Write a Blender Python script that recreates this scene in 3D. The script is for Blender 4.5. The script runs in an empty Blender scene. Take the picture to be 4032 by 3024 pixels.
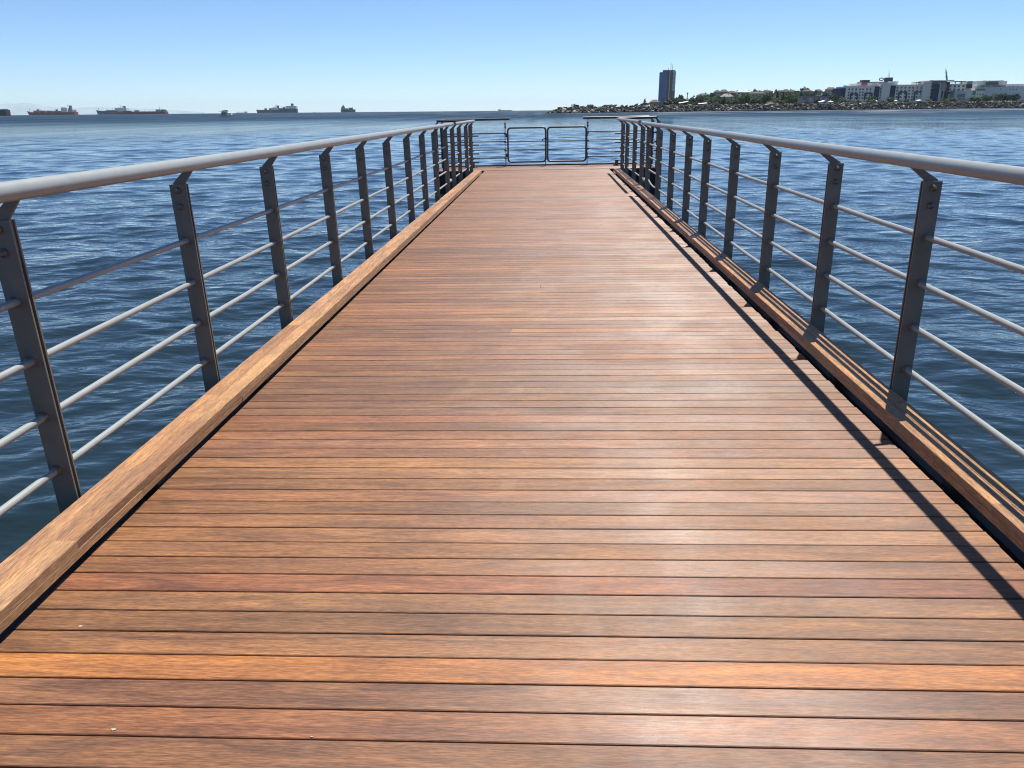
import bpy, math, random
import numpy as np
from mathutils import Matrix, Vector
random.seed(7); rng = np.random.default_rng(11)
S = bpy.context.scene; COL = S.collection
R = math.radians

# ------------------------------------------------------------------ camera
TILT = Matrix.Rotation(-0.0112, 4, 'Y')          # the pier lists a little to its left
PITCH, YAW, ROLL = 0.34163, 0.05074, -0.02073
FPX, CX, CY = 3029.0, 2016.0, 1512.0
def _cam():
    fw = Vector((-math.sin(YAW)*math.cos(PITCH), math.cos(YAW)*math.cos(PITCH), -math.sin(PITCH)))
    r = Vector((math.cos(YAW), math.sin(YAW), 0)); u = r.cross(fw)
    r2 = r*math.cos(ROLL)+u*math.sin(ROLL); u2 = u*math.cos(ROLL)-r*math.sin(ROLL)
    t = TILT.to_3x3()
    return t@r2, t@u2, t@fw, TILT@Vector((0, 0, 1.5))
CR, CU, CF, CP = _cam()
cd = bpy.data.cameras.new('camera'); cam = bpy.data.objects.new('camera', cd); COL.objects.link(cam)
cd.sensor_width = 36; cd.lens = FPX/4032*36; cd.clip_start = 0.05; cd.clip_end = 60000
M = Matrix((CR, CU, -CF)).transposed().to_4x4(); M.translation = CP
cam.matrix_world = M; S.camera = cam

# ------------------------------------------------------------------ light
SUN = Vector((0.231, 0.519, 1.235)).normalized()
EL = math.asin(SUN.z); AZ = math.atan2(SUN.x, SUN.y)
w = bpy.data.worlds.new('World'); S.world = w; w.use_nodes = True
nt = w.node_tree; bg = nt.nodes['Background']
sky = nt.nodes.new('ShaderNodeTexSky'); sky.sky_type = 'NISHITA'; sky.sun_disc = False
sky.sun_elevation = EL; sky.sun_rotation = AZ
sky.air_density = 0.72; sky.dust_density = 0.0; sky.ozone_density = 8.5; sky.altitude = 0
nt.links.new(sky.outputs[0], bg.inputs[0]); bg.inputs[1].default_value = 0.083
ld = bpy.data.lights.new('sun', 'SUN'); ld.energy = 5.0; ld.angle = R(0.53); ld.color = (1.0, 0.955, 0.88)
lo = bpy.data.objects.new('sun', ld); COL.objects.link(lo)
lo.rotation_euler = (-SUN).to_track_quat('-Z', 'Y').to_euler()
vs = S.view_settings; S.display_settings.display_device = 'sRGB'
vs.view_transform = 'Standard'; vs.look = 'None'; vs.gamma = 1; vs.use_curve_mapping = False
vs.exposure = 0.72
S.cycles.pixel_filter_type = 'BLACKMAN_HARRIS'; S.cycles.filter_width = 1.1
S.cycles.max_bounces = 8; S.cycles.volume_bounces = 0; S.cycles.caustics_reflective = False; S.cycles.caustics_refractive = False

# ------------------------------------------------------------------ helpers
def ray(px, py):
    return CF + CR*((px-CX)/FPX) - CU*((py-CY)/FPX)
def W(px, py, Y):
    d = ray(px, py); return CP + d*((Y-CP.y)/d.y)
def hy(px):                                       # horizon row of a column
    return 431.8-0.00886*(px-2157)
def T(px):                                        # bearing X/Y of a column
    d = ray(px, hy(px)); return d.x/d.y

class MB:
    def __init__(s): s.v = []; s.f = []; s.m = []; s.sm = []
    def add(s, vs, fs, mi=0, smooth=False):
        o = len(s.v); s.v += [tuple(v) for v in vs]
        for f in fs: s.f.append([i+o for i in f]); s.m.append(mi); s.sm.append(smooth)
        return s
    def box(s, x0, x1, y0, y1, z0, z1, mi=0):
        vs = [(x0,y0,z0),(x1,y0,z0),(x1,y1,z0),(x0,y1,z0),(x0,y0,z1),(x1,y0,z1),(x1,y1,z1),(x0,y1,z1)]
        return s.add(vs, [(0,3,2,1),(4,5,6,7),(0,1,5,4),(1,2,6,5),(2,3,7,6),(3,0,4,7)], mi)
    def prism(s, poly, y0, y1, mi=0):             # polygon in XZ (counter-clockwise seen from -Y) along Y
        n = len(poly); vs = [(x,y0,z) for x,z in poly]+[(x,y1,z) for x,z in poly]
        fs = [tuple(range(n)), tuple(range(2*n-1, n-1, -1))]+[(i,i+n,(i+1)%n+n,(i+1)%n) for i in range(n)]
        return s.add(vs, fs, mi)
    def extr(s, poly, z0, z1, mi=0):              # polygon in XY (counter-clockwise) along Z
        n = len(poly); vs = [(x,y,z0) for x,y in poly]+[(x,y,z1) for x,y in poly]
        fs = [tuple(range(n-1,-1,-1)), tuple(range(n, 2*n))]+[(i,(i+1)%n,(i+1)%n+n,i+n) for i in range(n)]
        return s.add(vs, fs, mi)
    def tube(s, pts, r, n=10, mi=0, closed=False, cap=True):
        pts = [Vector(p) for p in pts]; N = len(pts); rs = r if isinstance(r, (list, tuple)) else [r]*N
        rings = []; ref = None
        for i, p in enumerate(pts):
            a = pts[i-1] if (i > 0 or closed) else p; b = pts[(i+1) % N] if (i < N-1 or closed) else p
            d = (b-a).normalized()
            if ref is None:
                ref = Vector((0,0,1)) if abs(d.z) < .9 else Vector((0,1,0))
            x = d.cross(ref).normalized(); y = x.cross(d).normalized()
            if abs(d.dot(ref)) > .95: pass
            else: ref = ref
            rings.append([p+x*(math.cos(2*math.pi*k/n)*rs[i])+y*(math.sin(2*math.pi*k/n)*rs[i]) for k in range(n)])
        vs = [v for g in rings for v in g]; fs = []
        for i in range(N if closed else N-1):
            j = (i+1) % N
            for k in range(n): fs.append((i*n+k, i*n+(k+1)%n, j*n+(k+1)%n, j*n+k))
        s.add(vs, fs, mi, True)
        if cap and not closed:
            s.add(rings[0], [tuple(range(n-1,-1,-1))], mi); s.add(rings[-1], [tuple(range(n))], mi)
        return s
    def mesh(s, name, mats):
        me = bpy.data.meshes.new(name); me.from_pydata(s.v, [], s.f)
        for m in (mats if isinstance(mats, (list, tuple)) else [mats]): me.materials.append(m)
        me.polygons.foreach_set('material_index', s.m); me.polygons.foreach_set('use_smooth', s.sm)
        me.update(); return me
    def build(s, name, mats, parent=None, color=None):
        return link(name, s.mesh(name, mats), parent, color)

def link(name, me, parent=None, color=None, loc=None, rotz=None):
    o = bpy.data.objects.new(name, me); COL.objects.link(o)
    if parent is not None: o.parent = parent
    if color: o.color = (*color, 1)
    if loc is not None: o.location = loc
    if rotz is not None: o.rotation_euler = (0, 0, rotz)
    return o
def thing(name, label, cat, loc=(0,0,0), rotz=0, group=None, kind=None):
    o = bpy.data.objects.new(name, None); COL.objects.link(o); o.empty_display_size = .2
    o.location = loc; o.rotation_euler = (0, 0, rotz)
    return tag(o, label, cat, group, kind)
def tag(o, label=None, cat=None, group=None, kind=None):
    if label: o['label'] = label
    if cat: o['category'] = cat
    if group: o['group'] = group
    if kind: o['kind'] = kind
    return o
ORD = ['first','second','third','fourth','fifth','sixth','seventh','eighth','ninth','tenth','eleventh','twelfth','thirteenth',
       'fourteenth','fifteenth','sixteenth','seventeenth','eighteenth','nineteenth','twentieth']
PIER = []                                          # things that ride on the tilted pier

# ------------------------------------------------------------------ materials
def newmat(name):
    m = bpy.data.materials.new(name); m.use_nodes = True
    t = m.node_tree; return m, t, t.nodes['Principled BSDF'], t.nodes.new, t.links.new
def plain(name, col, rough=.6, metal=0, var=.12, scale=3.0, spec=.5, bump=0):
    m, t, b, N, L = newmat(name)
    tc = N('ShaderNodeTexCoord'); no = N('ShaderNodeTexNoise'); no.inputs['Scale'].default_value = scale; no.inputs['Detail'].default_value = 5
    L(tc.outputs['Object'], no.inputs['Vector'])
    mr = N('ShaderNodeMapRange'); mr.inputs[1].default_value = .3; mr.inputs[2].default_value = .7
    mr.inputs[3].default_value = 1-var; mr.inputs[4].default_value = 1+var; L(no.outputs[0], mr.inputs[0])
    mx = N('ShaderNodeVectorMath'); mx.operation = 'SCALE'; mx.inputs[0].default_value = col; L(mr.outputs[0], mx.inputs['Scale'])
    L(mx.outputs[0], b.inputs['Base Color'])
    b.inputs['Roughness'].default_value = rough; b.inputs['Metallic'].default_value = metal; b.inputs['Specular IOR Level'].default_value = spec
    if bump:
        bp = N('ShaderNodeBump'); bp.inputs['Strength'].default_value = bump; bp.inputs['Distance'].default_value = .02
        L(no.outputs[0], bp.inputs['Height']); L(bp.outputs[0], b.inputs['Normal'])
    return m
def tinted(name, rough=.8, var=.2, scale=.5, spec=.3, bump=0):       # colour carried by the object itself
    m, t, b, N, L = newmat(name)
    oi = N('ShaderNodeObjectInfo'); tc = N('ShaderNodeTexCoord'); no = N('ShaderNodeTexNoise'); no.inputs['Scale'].default_value = scale
    no.inputs['Detail'].default_value = 4; L(tc.outputs['Object'], no.inputs['Vector'])
    mr = N('ShaderNodeMapRange'); mr.inputs[1].default_value = .3; mr.inputs[2].default_value = .7
    mr.inputs[3].default_value = 1-var; mr.inputs[4].default_value = 1+var; L(no.outputs[0], mr.inputs[0])
    mx = N('ShaderNodeVectorMath'); mx.operation = 'SCALE'; L(oi.outputs['Color'], mx.inputs[0]); L(mr.outputs[0], mx.inputs['Scale'])
    L(mx.outputs[0], b.inputs['Base Color']); b.inputs['Roughness'].default_value = rough; b.inputs['Specular IOR Level'].default_value = spec
    return m

def wood(name, rough=.42, worn=1.0, sheen=.1, tang=(0, 1), spec=.52, figc=(.66, 1.3)):
    """hardwood boards: the grain runs along the board's own X, the tone is the board's own colour"""
    m, t, b, N, L = newmat(name)
    oi = N('ShaderNodeObjectInfo'); tc = N('ShaderNodeTexCoord')
    off = N('ShaderNodeVectorMath'); off.operation = 'SCALE'; off.inputs[0].default_value = (53, 97, 31); L(oi.outputs['Random'], off.inputs['Scale'])
    ad = N('ShaderNodeVectorMath'); ad.operation = 'ADD'; L(tc.outputs['Object'], ad.inputs[0]); L(off.outputs[0], ad.inputs[1])
    def noise(sc, scale, det, dist=0, rough_=.5):
        mp = N('ShaderNodeMapping'); mp.inputs['Scale'].default_value = sc; L(ad.outputs[0], mp.inputs[0])
        n = N('ShaderNodeTexNoise'); n.inputs['Scale'].default_value = scale; n.inputs['Detail'].default_value = det
        n.inputs['Distortion'].default_value = dist; n.inputs['Roughness'].default_value = rough_; L(mp.outputs[0], n.inputs['Vector']); return n
    def rng_(src, a, b_, c, d):
        r = N('ShaderNodeMapRange'); r.inputs[1].default_value = a; r.inputs[2].default_value = b_; r.inputs[3].default_value = c; r.inputs[4].default_value = d
        L(src, r.inputs[0]); return r
    fig = noise((.9, 9, 9), 1.6, 5, 1.6, .6)         # broad figure, cathedral-like
    fib = noise((6, 150, 150), 1.0, 4, .4, .7)       # fibres
    por = noise((26, 380, 380), 1.0, 2, 0, .6)        # pores and short flecks
    blo = noise((.5, 1.2, 1.2), 1.7, 2)               # slow change of tone along the board
    f1 = rng_(fig.outputs[0], .3, .7, *figc); f2 = rng_(fib.outputs[0], .3, .7, .66, 1.3)
    f3 = rng_(por.outputs[0], .38, .62, .68, 1.24); f4 = rng_(blo.outputs[0], .3, .7, .85, 1.15)
    def mul(a, b_):
        q = N('ShaderNodeMath'); q.operation = 'MULTIPLY'; L(a, q.inputs[0]); L(b_, q.inputs[1]); return q.outputs[0]
    k = mul(mul(f1.outputs[0], f2.outputs[0]), mul(f3.outputs[0], f4.outputs[0]))
    sc = N('ShaderNodeVectorMath'); sc.operation = 'SCALE'; L(oi.outputs['Color'], sc.inputs[0]); L(k, sc.inputs['Scale'])
    # figure also drifts in hue: dark veins redder/greyer, light ones yellower
    hue = N('ShaderNodeMix'); hue.data_type = 'RGBA'; hue.blend_type = 'MULTIPLY'; hue.inputs[0].default_value = 1
    cr = N('ShaderNodeValToRGB'); e = cr.color_ramp.elements
    e[0].position = .3; e[0].color = (.93, .95, 1.12, 1); e[1].position = .7; e[1].color = (1.08, 1.06, .88, 1)
    L(fig.outputs[0], cr.inputs[0]); L(sc.outputs[0], hue.inputs[6]); L(cr.outputs[0], hue.inputs[7])
    # worn, paler trodden patches that run across the boards
    ge = N('ShaderNodeNewGeometry'); mp = N('ShaderNodeMapping'); mp.inputs['Scale'].default_value = (1.1, .8, 1); L(ge.outputs['Position'], mp.inputs[0])
    wn = N('ShaderNodeTexNoise'); wn.inputs['Scale'].default_value = 1.5; wn.inputs['Detail'].default_value = 6; wn.inputs['Roughness'].default_value = .62
    L(mp.outputs[0], wn.inputs['Vector'])
    wr = rng_(wn.outputs[0], .5, .72, 0, .38*worn)
    wm = N('ShaderNodeMix'); wm.data_type = 'RGBA'; L(wr.outputs[0], wm.inputs[0]); L(hue.outputs[2], wm.inputs[6])
    wc = N('ShaderNodeVectorMath'); wc.operation = 'MULTIPLY_ADD'; L(hue.outputs[2], wc.inputs[0]); wc.inputs[1].default_value = (1.1, 1.15, 1.15); wc.inputs[2].default_value = (.06, .036, .018)
    L(wc.outputs[0], wm.inputs[7])
    # scuffs down the trodden middle of the walk
    mp2 = N('ShaderNodeMapping'); mp2.inputs['Scale'].default_value = (1.7, 1.5, 1); mp2.inputs['Rotation'].default_value = (0, 0, .5); L(ge.outputs['Position'], mp2.inputs[0])
    sn = N('ShaderNodeTexNoise'); sn.inputs['Scale'].default_value = 1.3; sn.inputs['Detail'].default_value = 3; sn.inputs['Distortion'].default_value = 1.2; L(mp2.outputs[0], sn.inputs['Vector'])
    sx = N('ShaderNodeSeparateXYZ'); L(ge.outputs['Position'], sx.inputs[0]); sa = N('ShaderNodeMath'); sa.operation = 'ADD'; sa.inputs[1].default_value = .12; L(sx.outputs[0], sa.inputs[0])
    sb = N('ShaderNodeMath'); sb.operation = 'ABSOLUTE'; L(sa.outputs[0], sb.inputs[0]); lane = rng_(sb.outputs[0], .1, .75, 1, 0)
    sr = rng_(sn.outputs[0], .55, .62, 0, .11*worn); sm_ = mul(sr.outputs[0], lane.outputs[0])
    wm2 = N('ShaderNodeMix'); wm2.data_type = 'RGBA'; L(sm_, wm2.inputs[0]); L(wm.outputs[2], wm2.inputs[6]); wm2.inputs[7].default_value = (.40, .25, .16, 1)
    L(wm2.outputs[2], b.inputs['Base Color'])
    rr = rng_(fib.outputs[0], .3, .7, rough-.07, rough+.1); ra = N('ShaderNodeMath'); ra.operation = 'ADD'
    r2 = rng_(wn.outputs[0], .35, .68, -.03, .15); L(rr.outputs[0], ra.inputs[0]); L(r2.outputs[0], ra.inputs[1])
    ro = rng_(oi.outputs['Random'], 0, 1, -.02, .10); rb = N('ShaderNodeMath'); rb.operation = 'ADD'; L(ra.outputs[0], rb.inputs[0]); L(ro.outputs[0], rb.inputs[1]); L(rb.outputs[0], b.inputs['Roughness'])   # every board takes its oil differently
    b.inputs['Specular IOR Level'].default_value = spec
    b.inputs['Anisotropic'].default_value = .8                         # brushed by the grain: glare spreads across it
    cx_ = N('ShaderNodeCombineXYZ'); cx_.inputs[0].default_value = tang[0]; cx_.inputs[1].default_value = tang[1]; L(cx_.outputs[0], b.inputs['Tangent'])
    b.inputs['Sheen Weight'].default_value = sheen; b.inputs['Sheen Roughness'].default_value = .45; b.inputs['Sheen Tint'].default_value = (1, .86, .72, 1)
    hs = N('ShaderNodeMath'); hs.operation = 'ADD'; L(fib.outputs[0], hs.inputs[0]); L(por.outputs[0], hs.inputs[1])
    bp = N('ShaderNodeBump'); bp.inputs['Strength'].default_value = .35; bp.inputs['Distance'].default_value = .0018
    L(hs.outputs[0], bp.inputs['Height']); L(bp.outputs[0], b.inputs['Normal'])
    return m

M_WOOD = wood('deck_wood', .54, 1.0, .2, (0, 1), .68); M_KERB = wood('kerb_wood', .55, .3, .05, (1, 0), .3, (.74, 1.22))
M_PAINT = plain('grey_paint', (.258, .272, .262), .38, 0, .06, 14, .5, .03)
M_POST = plain('post_paint', (.15, .141, .12), .5, 0, .12, 9, .45, .04)
M_BOLT = plain('bolt_steel', (.13, .12, .105), .36, .55, .25, 60)
M_BEAM = plain('dark_steel', (.035, .035, .037), .6, 0, .2, 4)
M_DARKWOOD = plain('dark_fender_timber', (.03, .024, .02), .8, 0, .3, 3)
M_CONC = plain('pile_concrete', (.2, .19, .17), .85, 0, .25, 3)
M_GATE = plain('gate_steel', (.06, .057, .052), .36, 0, .12, 8)
M_BOLL = plain('bollard_iron', (.15, .085, .055), .55, .3, .3, 20)
M_BLACK = plain('black_rubber', (.02, .02, .02), .7)
M_TINT = tinted('tinted_surface', .75, .12, .4)
M_SHIP = tinted('ship_paint', .6, .18, .12)
M_ROOF = tinted('roof_tiles', .85, .25, 1.2)
M_ROCK = tinted('breakwater_rock', .9, .35, .9, .2)
M_LEAF = None
def leaf_mat():
    m, t, b, N, L = newmat('foliage')
    oi = N('ShaderNodeObjectInfo'); ge = N('ShaderNodeNewGeometry')
    mr = N('ShaderNodeMapRange'); mr.inputs[3].default_value = .6; mr.inputs[4].default_value = 1.45; L(ge.outputs['Random Per Island'], mr.inputs[0])
    mx = N('ShaderNodeVectorMath'); mx.operation = 'SCALE'; L(oi.outputs['Color'], mx.inputs[0]); L(mr.outputs[0], mx.inputs['Scale'])
    L(mx.outputs[0], b.inputs['Base Color']); b.inputs['Roughness'].default_value = .65; b.inputs['Specular IOR Level'].default_value = .25
    tr = N('ShaderNodeBsdfTranslucent'); L(mx.outputs[0], tr.inputs[0]); ms = N('ShaderNodeMixShader'); ms.inputs[0].default_value = .3
    out = t.nodes['Material Output']; L(b.outputs[0], ms.inputs[1]); L(tr.outputs[0], ms.inputs[2]); L(ms.outputs[0], out.inputs[0])
    return m
M_LEAF = leaf_mat()
M_TRUNK = plain('bark', (.09, .065, .045), .9, 0, .3, 6)
M_SOIL = plain('shore_grass', (.062, .062, .034), .95, 0, .35, .08)
M_HILL = plain('far_hills_ground', (.21, .26, .28), .95, 0, .2, .002)  # albedo paled towards the sky, adding to the fade of the haze
M_GLASS = plain('window_glass', (.05, .06, .075), .15, 0, .3, .8, .6)
M_SPECK = plain('pale_debris', (.33,.3,.25), .8)
M_WHITE = plain('white_paint', (.78, .78, .76), .5, 0, .06, 2)

# ------------------------------------------------------------------ water
SL = -0.60
def drop(d): return d*d/(2*6.371e6)              # the sea curves away
def water_mat():
    m, t, b, N, L = newmat('sea_water')
    t.nodes.remove(b); df = N('ShaderNodeBsdfDiffuse'); df.inputs[0].default_value = (.010, .0205, .0255, 1)
    gl = N('ShaderNodeBsdfGlossy'); gl.distribution = 'BECKMANN'; gl.inputs[0].default_value = (1, 1, 1, 1)
    fr = N('ShaderNodeFresnel'); fr.inputs[0].default_value = 1.333
    ge = N('ShaderNodeNewGeometry'); prev = None
    hs = None
    for sc, s, det, amp, rot in (((.7, 1.5, 1), 7, 2, .0055, .25), ((.6, 1.3, 1), 2.4, 3, .036, -.2), ((.5, 1, 1), .8, 3, .08, .15)):
        mp = N('ShaderNodeMapping'); mp.inputs['Scale'].default_value = sc; mp.inputs['Rotation'].default_value = (0, 0, rot); L(ge.outputs['Position'], mp.inputs[0])
        n = N('ShaderNodeTexNoise'); n.inputs['Scale'].default_value = s; n.inputs['Detail'].default_value = det; n.inputs['Roughness'].default_value = .55; L(mp.outputs[0], n.inputs['Vector'])
        q = N('ShaderNodeMath'); q.operation = 'MULTIPLY'; q.inputs[1].default_value = amp; L(n.outputs[0], q.inputs[0])
        if hs is None: hs = q.outputs[0]
        else:
            a = N('ShaderNodeMath'); a.operation = 'ADD'; L(hs, a.inputs[0]); L(q.outputs[0], a.inputs[1]); hs = a.outputs[0]
    vl = N('ShaderNodeVectorMath'); vl.operation = 'LENGTH'; L(ge.outputs['Position'], vl.inputs[0])   # unresolved chop in the open
    rr = N('ShaderNodeMapRange'); rr.interpolation_type = 'SMOOTHSTEP'; rr.inputs[1].default_value = 25; rr.inputs[2].default_value = 420; rr.inputs[3].default_value = .05; rr.inputs[4].default_value = .5
    L(vl.outputs['Value'], rr.inputs[0])
    mq = N('ShaderNodeMapping'); mq.inputs['Scale'].default_value = (.03, .09, 1); L(ge.outputs['Position'], mq.inputs[0])
    gq = N('ShaderNodeTexNoise'); gq.inputs['Scale'].default_value = 1; gq.inputs['Detail'].default_value = 7; gq.inputs['Roughness'].default_value = .7; L(mq.outputs[0], gq.inputs['Vector'])
    gr = N('ShaderNodeMapRange'); gr.inputs[1].default_value = .32; gr.inputs[2].default_value = .68; gr.inputs[3].default_value = .4; gr.inputs[4].default_value = 1.4; L(gq.outputs[0], gr.inputs[0])
    gx = N('ShaderNodeMath'); gx.operation = 'MULTIPLY'; L(rr.outputs[0], gx.inputs[0]); L(gr.outputs[0], gx.inputs[1]); L(gx.outputs[0], gl.inputs['Roughness'])
    # gusts: wind makes some areas rougher than others
    mp = N('ShaderNodeMapping'); mp.inputs['Scale'].default_value = (.006, .025, 1); L(ge.outputs['Position'], mp.inputs[0])
    g = N('ShaderNodeTexNoise'); g.inputs['Scale'].default_value = 1; g.inputs['Detail'].default_value = 4; L(mp.outputs[0], g.inputs['Vector'])
    mr = N('ShaderNodeMapRange'); mr.inputs[1].default_value = .35; mr.inputs[2].default_value = .65; mr.inputs[3].default_value = .5; mr.inputs[4].default_value = 1.3; L(g.outputs[0], mr.inputs[0])
    bp = N('ShaderNodeBump'); bp.inputs['Distance'].default_value = 1.0; L(mr.outputs[0], bp.inputs['Strength'])
    L(hs, bp.inputs['Height'])
    for n_ in (df, gl, fr): L(bp.outputs[0], n_.inputs['Normal'])
    # sky reflection dimmed with distance, for wave faces leaning towards a low eye
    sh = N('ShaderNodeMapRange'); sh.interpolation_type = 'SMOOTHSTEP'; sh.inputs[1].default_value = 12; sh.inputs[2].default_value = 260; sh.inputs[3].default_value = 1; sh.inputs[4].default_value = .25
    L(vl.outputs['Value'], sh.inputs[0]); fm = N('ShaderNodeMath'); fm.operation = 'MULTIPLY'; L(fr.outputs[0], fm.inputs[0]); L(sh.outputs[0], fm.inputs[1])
    # stretched noise mottles the far sky reflection, in place of unmodelled wave crests
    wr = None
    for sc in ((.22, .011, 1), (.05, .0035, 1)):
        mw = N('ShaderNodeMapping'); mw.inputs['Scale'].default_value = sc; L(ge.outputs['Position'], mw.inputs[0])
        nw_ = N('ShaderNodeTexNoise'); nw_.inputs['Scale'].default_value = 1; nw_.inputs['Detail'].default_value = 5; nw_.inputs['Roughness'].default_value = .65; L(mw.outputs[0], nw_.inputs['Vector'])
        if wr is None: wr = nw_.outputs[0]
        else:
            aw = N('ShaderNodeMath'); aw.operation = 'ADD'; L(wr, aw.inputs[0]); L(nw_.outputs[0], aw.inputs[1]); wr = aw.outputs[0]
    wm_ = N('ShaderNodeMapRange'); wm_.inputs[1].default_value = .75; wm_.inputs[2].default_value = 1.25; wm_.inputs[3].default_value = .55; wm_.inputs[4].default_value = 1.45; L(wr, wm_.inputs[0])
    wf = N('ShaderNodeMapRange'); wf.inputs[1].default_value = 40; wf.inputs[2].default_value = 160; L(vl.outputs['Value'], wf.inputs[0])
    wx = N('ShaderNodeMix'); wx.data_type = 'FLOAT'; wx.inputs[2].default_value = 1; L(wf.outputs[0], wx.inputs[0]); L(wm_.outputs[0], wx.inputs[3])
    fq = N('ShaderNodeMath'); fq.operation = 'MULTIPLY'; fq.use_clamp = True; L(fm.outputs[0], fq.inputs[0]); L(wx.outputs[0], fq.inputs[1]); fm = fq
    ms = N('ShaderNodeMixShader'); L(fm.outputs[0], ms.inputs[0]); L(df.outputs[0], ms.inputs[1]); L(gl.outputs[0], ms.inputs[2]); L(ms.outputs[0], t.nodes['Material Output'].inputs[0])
    return m
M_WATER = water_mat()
def water():
    radii = [1.2]
    while radii[-1] < 9500:
        r = radii[-1]
        if r < 28: d = max(.0052*r, .02)
        elif r < 75: d = .146
        else: d = .146+(r-75)*.03
        radii.append(r+d)
    rad = np.array(radii); da = .0046
    ang = np.arange(-1.02, 1.02, da)
    nr, na = len(rad), len(ang)
    A, Rr = np.meshgrid(ang, rad)
    X = Rr*np.sin(A); Y = Rr*np.cos(A); Z = np.zeros_like(X)
    sp = np.empty(nr); sp[:-1] = np.diff(rad); sp[-1] = sp[-2]; sp = np.maximum(sp, rad*da)[:, None]
    dX = np.zeros_like(X); dY = np.zeros_like(X)
    nw = 120; lam = .17*(4.5/.17)**(rng.random(nw)**1.7); th = -math.pi/2+.2+rng.normal(0, .75, nw); ph = rng.random(nw)*2*math.pi
    slope = .0195*np.where(lam < .3, .55, 1.0)*np.where(lam > 1.2, .75, 1.0)*np.where(lam > 2.4, .7, 1)*(.6+.8*rng.random(nw))
    use = rad < 420; k_ = int(use.sum())
    for i in range(nw):
        k = 2*math.pi/lam[i]; a = slope[i]/k
        wgt = np.clip(lam[i]/sp-3, 0, 2)/2
        rows = np.where((wgt[:, 0] > 0) & use)[0]
        if len(rows) == 0: continue
        n = rows[-1]+1; c, s = math.cos(th[i]), math.sin(th[i])
        p = k*(X[:n]*c+Y[:n]*s)+ph[i]; ww = a*wgt[:n]
        Z[:n] += ww*np.cos(p); q = -ww*np.sin(p)*.9; dX[:n] += q*c; dY[:n] += q*s
    co = np.stack([X+dX, Y+dY, Z+SL-(X*X+Y*Y)/(2*6.371e6)], -1).reshape(-1, 3)
    i = np.arange(nr-1)[:, None]*na+np.arange(na-1)[None, :]; i = i.ravel()
    q = np.stack([i, i+1, i+na+1, i+na], 1)
    # the rest of the sea, behind the camera: coarse rings from the same centre
    ang2 = np.linspace(ang[-1], ang[0]+2*math.pi, 40); r2 = rad[::40]; r2 = np.append(r2, rad[-1])
    A2, R2 = np.meshgrid(ang2, r2); c2 = np.stack([R2*np.sin(A2), R2*np.cos(A2), SL-R2*R2/(2*6.371e6)], -1).reshape(-1, 3)
    n2 = len(ang2); j = (np.arange(len(r2)-1)[:, None]*n2+np.arange(n2-1)[None, :]).ravel()+len(co)
    q2 = np.stack([j, j+1, j+n2+1, j+n2], 1)
    co = np.concatenate([co, c2]); q = np.concatenate([q, q2])
    me = bpy.data.meshes.new('sea'); me.vertices.add(len(co)); me.vertices.foreach_set('co', co.astype(np.float32).ravel())
    me.loops.add(q.size); me.loops.foreach_set('vertex_index', q.astype(np.int32).ravel())
    me.polygons.add(len(q)); me.polygons.foreach_set('loop_start', np.arange(0, q.size, 4, dtype=np.int32))
    me.polygons.foreach_set('use_smooth', np.ones(len(q), bool)); me.update(); me.validate()
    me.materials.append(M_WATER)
    tag(link('sea', me), kind='structure')
water()

# ------------------------------------------------------------------ far hills
def hills():
    prof = [(-900,411),(-600,407),(-300,410),(-120,411),(0,412),(30,407),(60,408.5),(90,405),(120,407),(150,411),(180,417),(220,422),(290,426),(345,422),(390,421),(470,424),(560,427),(640,431),(740,437),(800,441)]
    Y = 25000; b = MB(); n = len(prof); vs = []
    for px, py in prof:
        p = W(px, py, Y); lift = p.z
        vs += [(p.x*.97, Y-900, -120), (p.x, Y, lift), (p.x*1.03, Y+900, -120)]
    fs = []
    for i in range(n-1):
        a, c = i*3, i*3+3
        fs += [(a, c, c+1, a+1), (a+1, c+1, c+2, a+2)]
    b.add(vs, fs, 0, True); tag(b.build('hills', M_HILL), kind='structure')
hills()

# ------------------------------------------------------------------ pier deck
PITCH_P = 0.1053; GAP0 = 1.8354; XL, XR = -1.673, 1.603
TONES = [(0.284,0.120,0.055), (0.276,0.122,0.058), (0.299,0.136,0.061), (0.256,0.114,0.057), (0.247,0.120,0.063), (0.282,0.127,0.058), (0.265,0.111,0.053), (0.316,0.144,0.064)]
SPEC = {0: (0.259,0.122,0.058), -1: (0.39,0.158,0.056), -2: (0.236,0.111,0.060), -3: (0.265,0.114,0.057), -4: (0.236,0.111,0.059), -5: (0.230,0.108,0.059), -6: (0.236,0.111,0.058),
        1: (0.259,0.125,0.060), 2: (0.250,0.122,0.060), 3: (0.270,0.107,0.053), 4: (0.270,0.122,0.057), 5: (0.265,0.123,0.058), 6: (0.310,0.144,0.064), 7: (0.265,0.122,0.058), 12: (0.333,0.155,0.063),
        18: (0.236,0.116,0.064), 19: (0.236,0.114,0.064), 17: (0.293,0.120,0.058), 26: (0.236,0.116,0.065), 31: (0.236,0.116,0.065)}
def plank_mesh(L, w, th, name, mat):
    c = .0022; h = w/2                              # long edges eased
    prof = [(-h, -th), (h, -th), (h, -c), (h-c, 0), (-h+c, 0), (-h, -c)]
    b = MB(); n = len(prof)
    vs = [(-L/2, y, z) for y, z in prof]+[(L/2, y, z) for y, z in prof]
    fs = [tuple(range(n-1, -1, -1)), tuple(range(n, 2*n))]+[(i, (i+1)%n, (i+1)%n+n, i+n) for i in range(n)]
    return b.add(vs, fs).mesh(name, mat)
_pm = {}
def plank(L, w, th, mat, name, parent, loc, rotz, color):
    k = (round(L, 2), w, th, mat.name)
    if k not in _pm: _pm[k] = plank_mesh(k[0], w, th, name, mat)
    return link(name, _pm[k], parent, color, loc, rotz)
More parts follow.
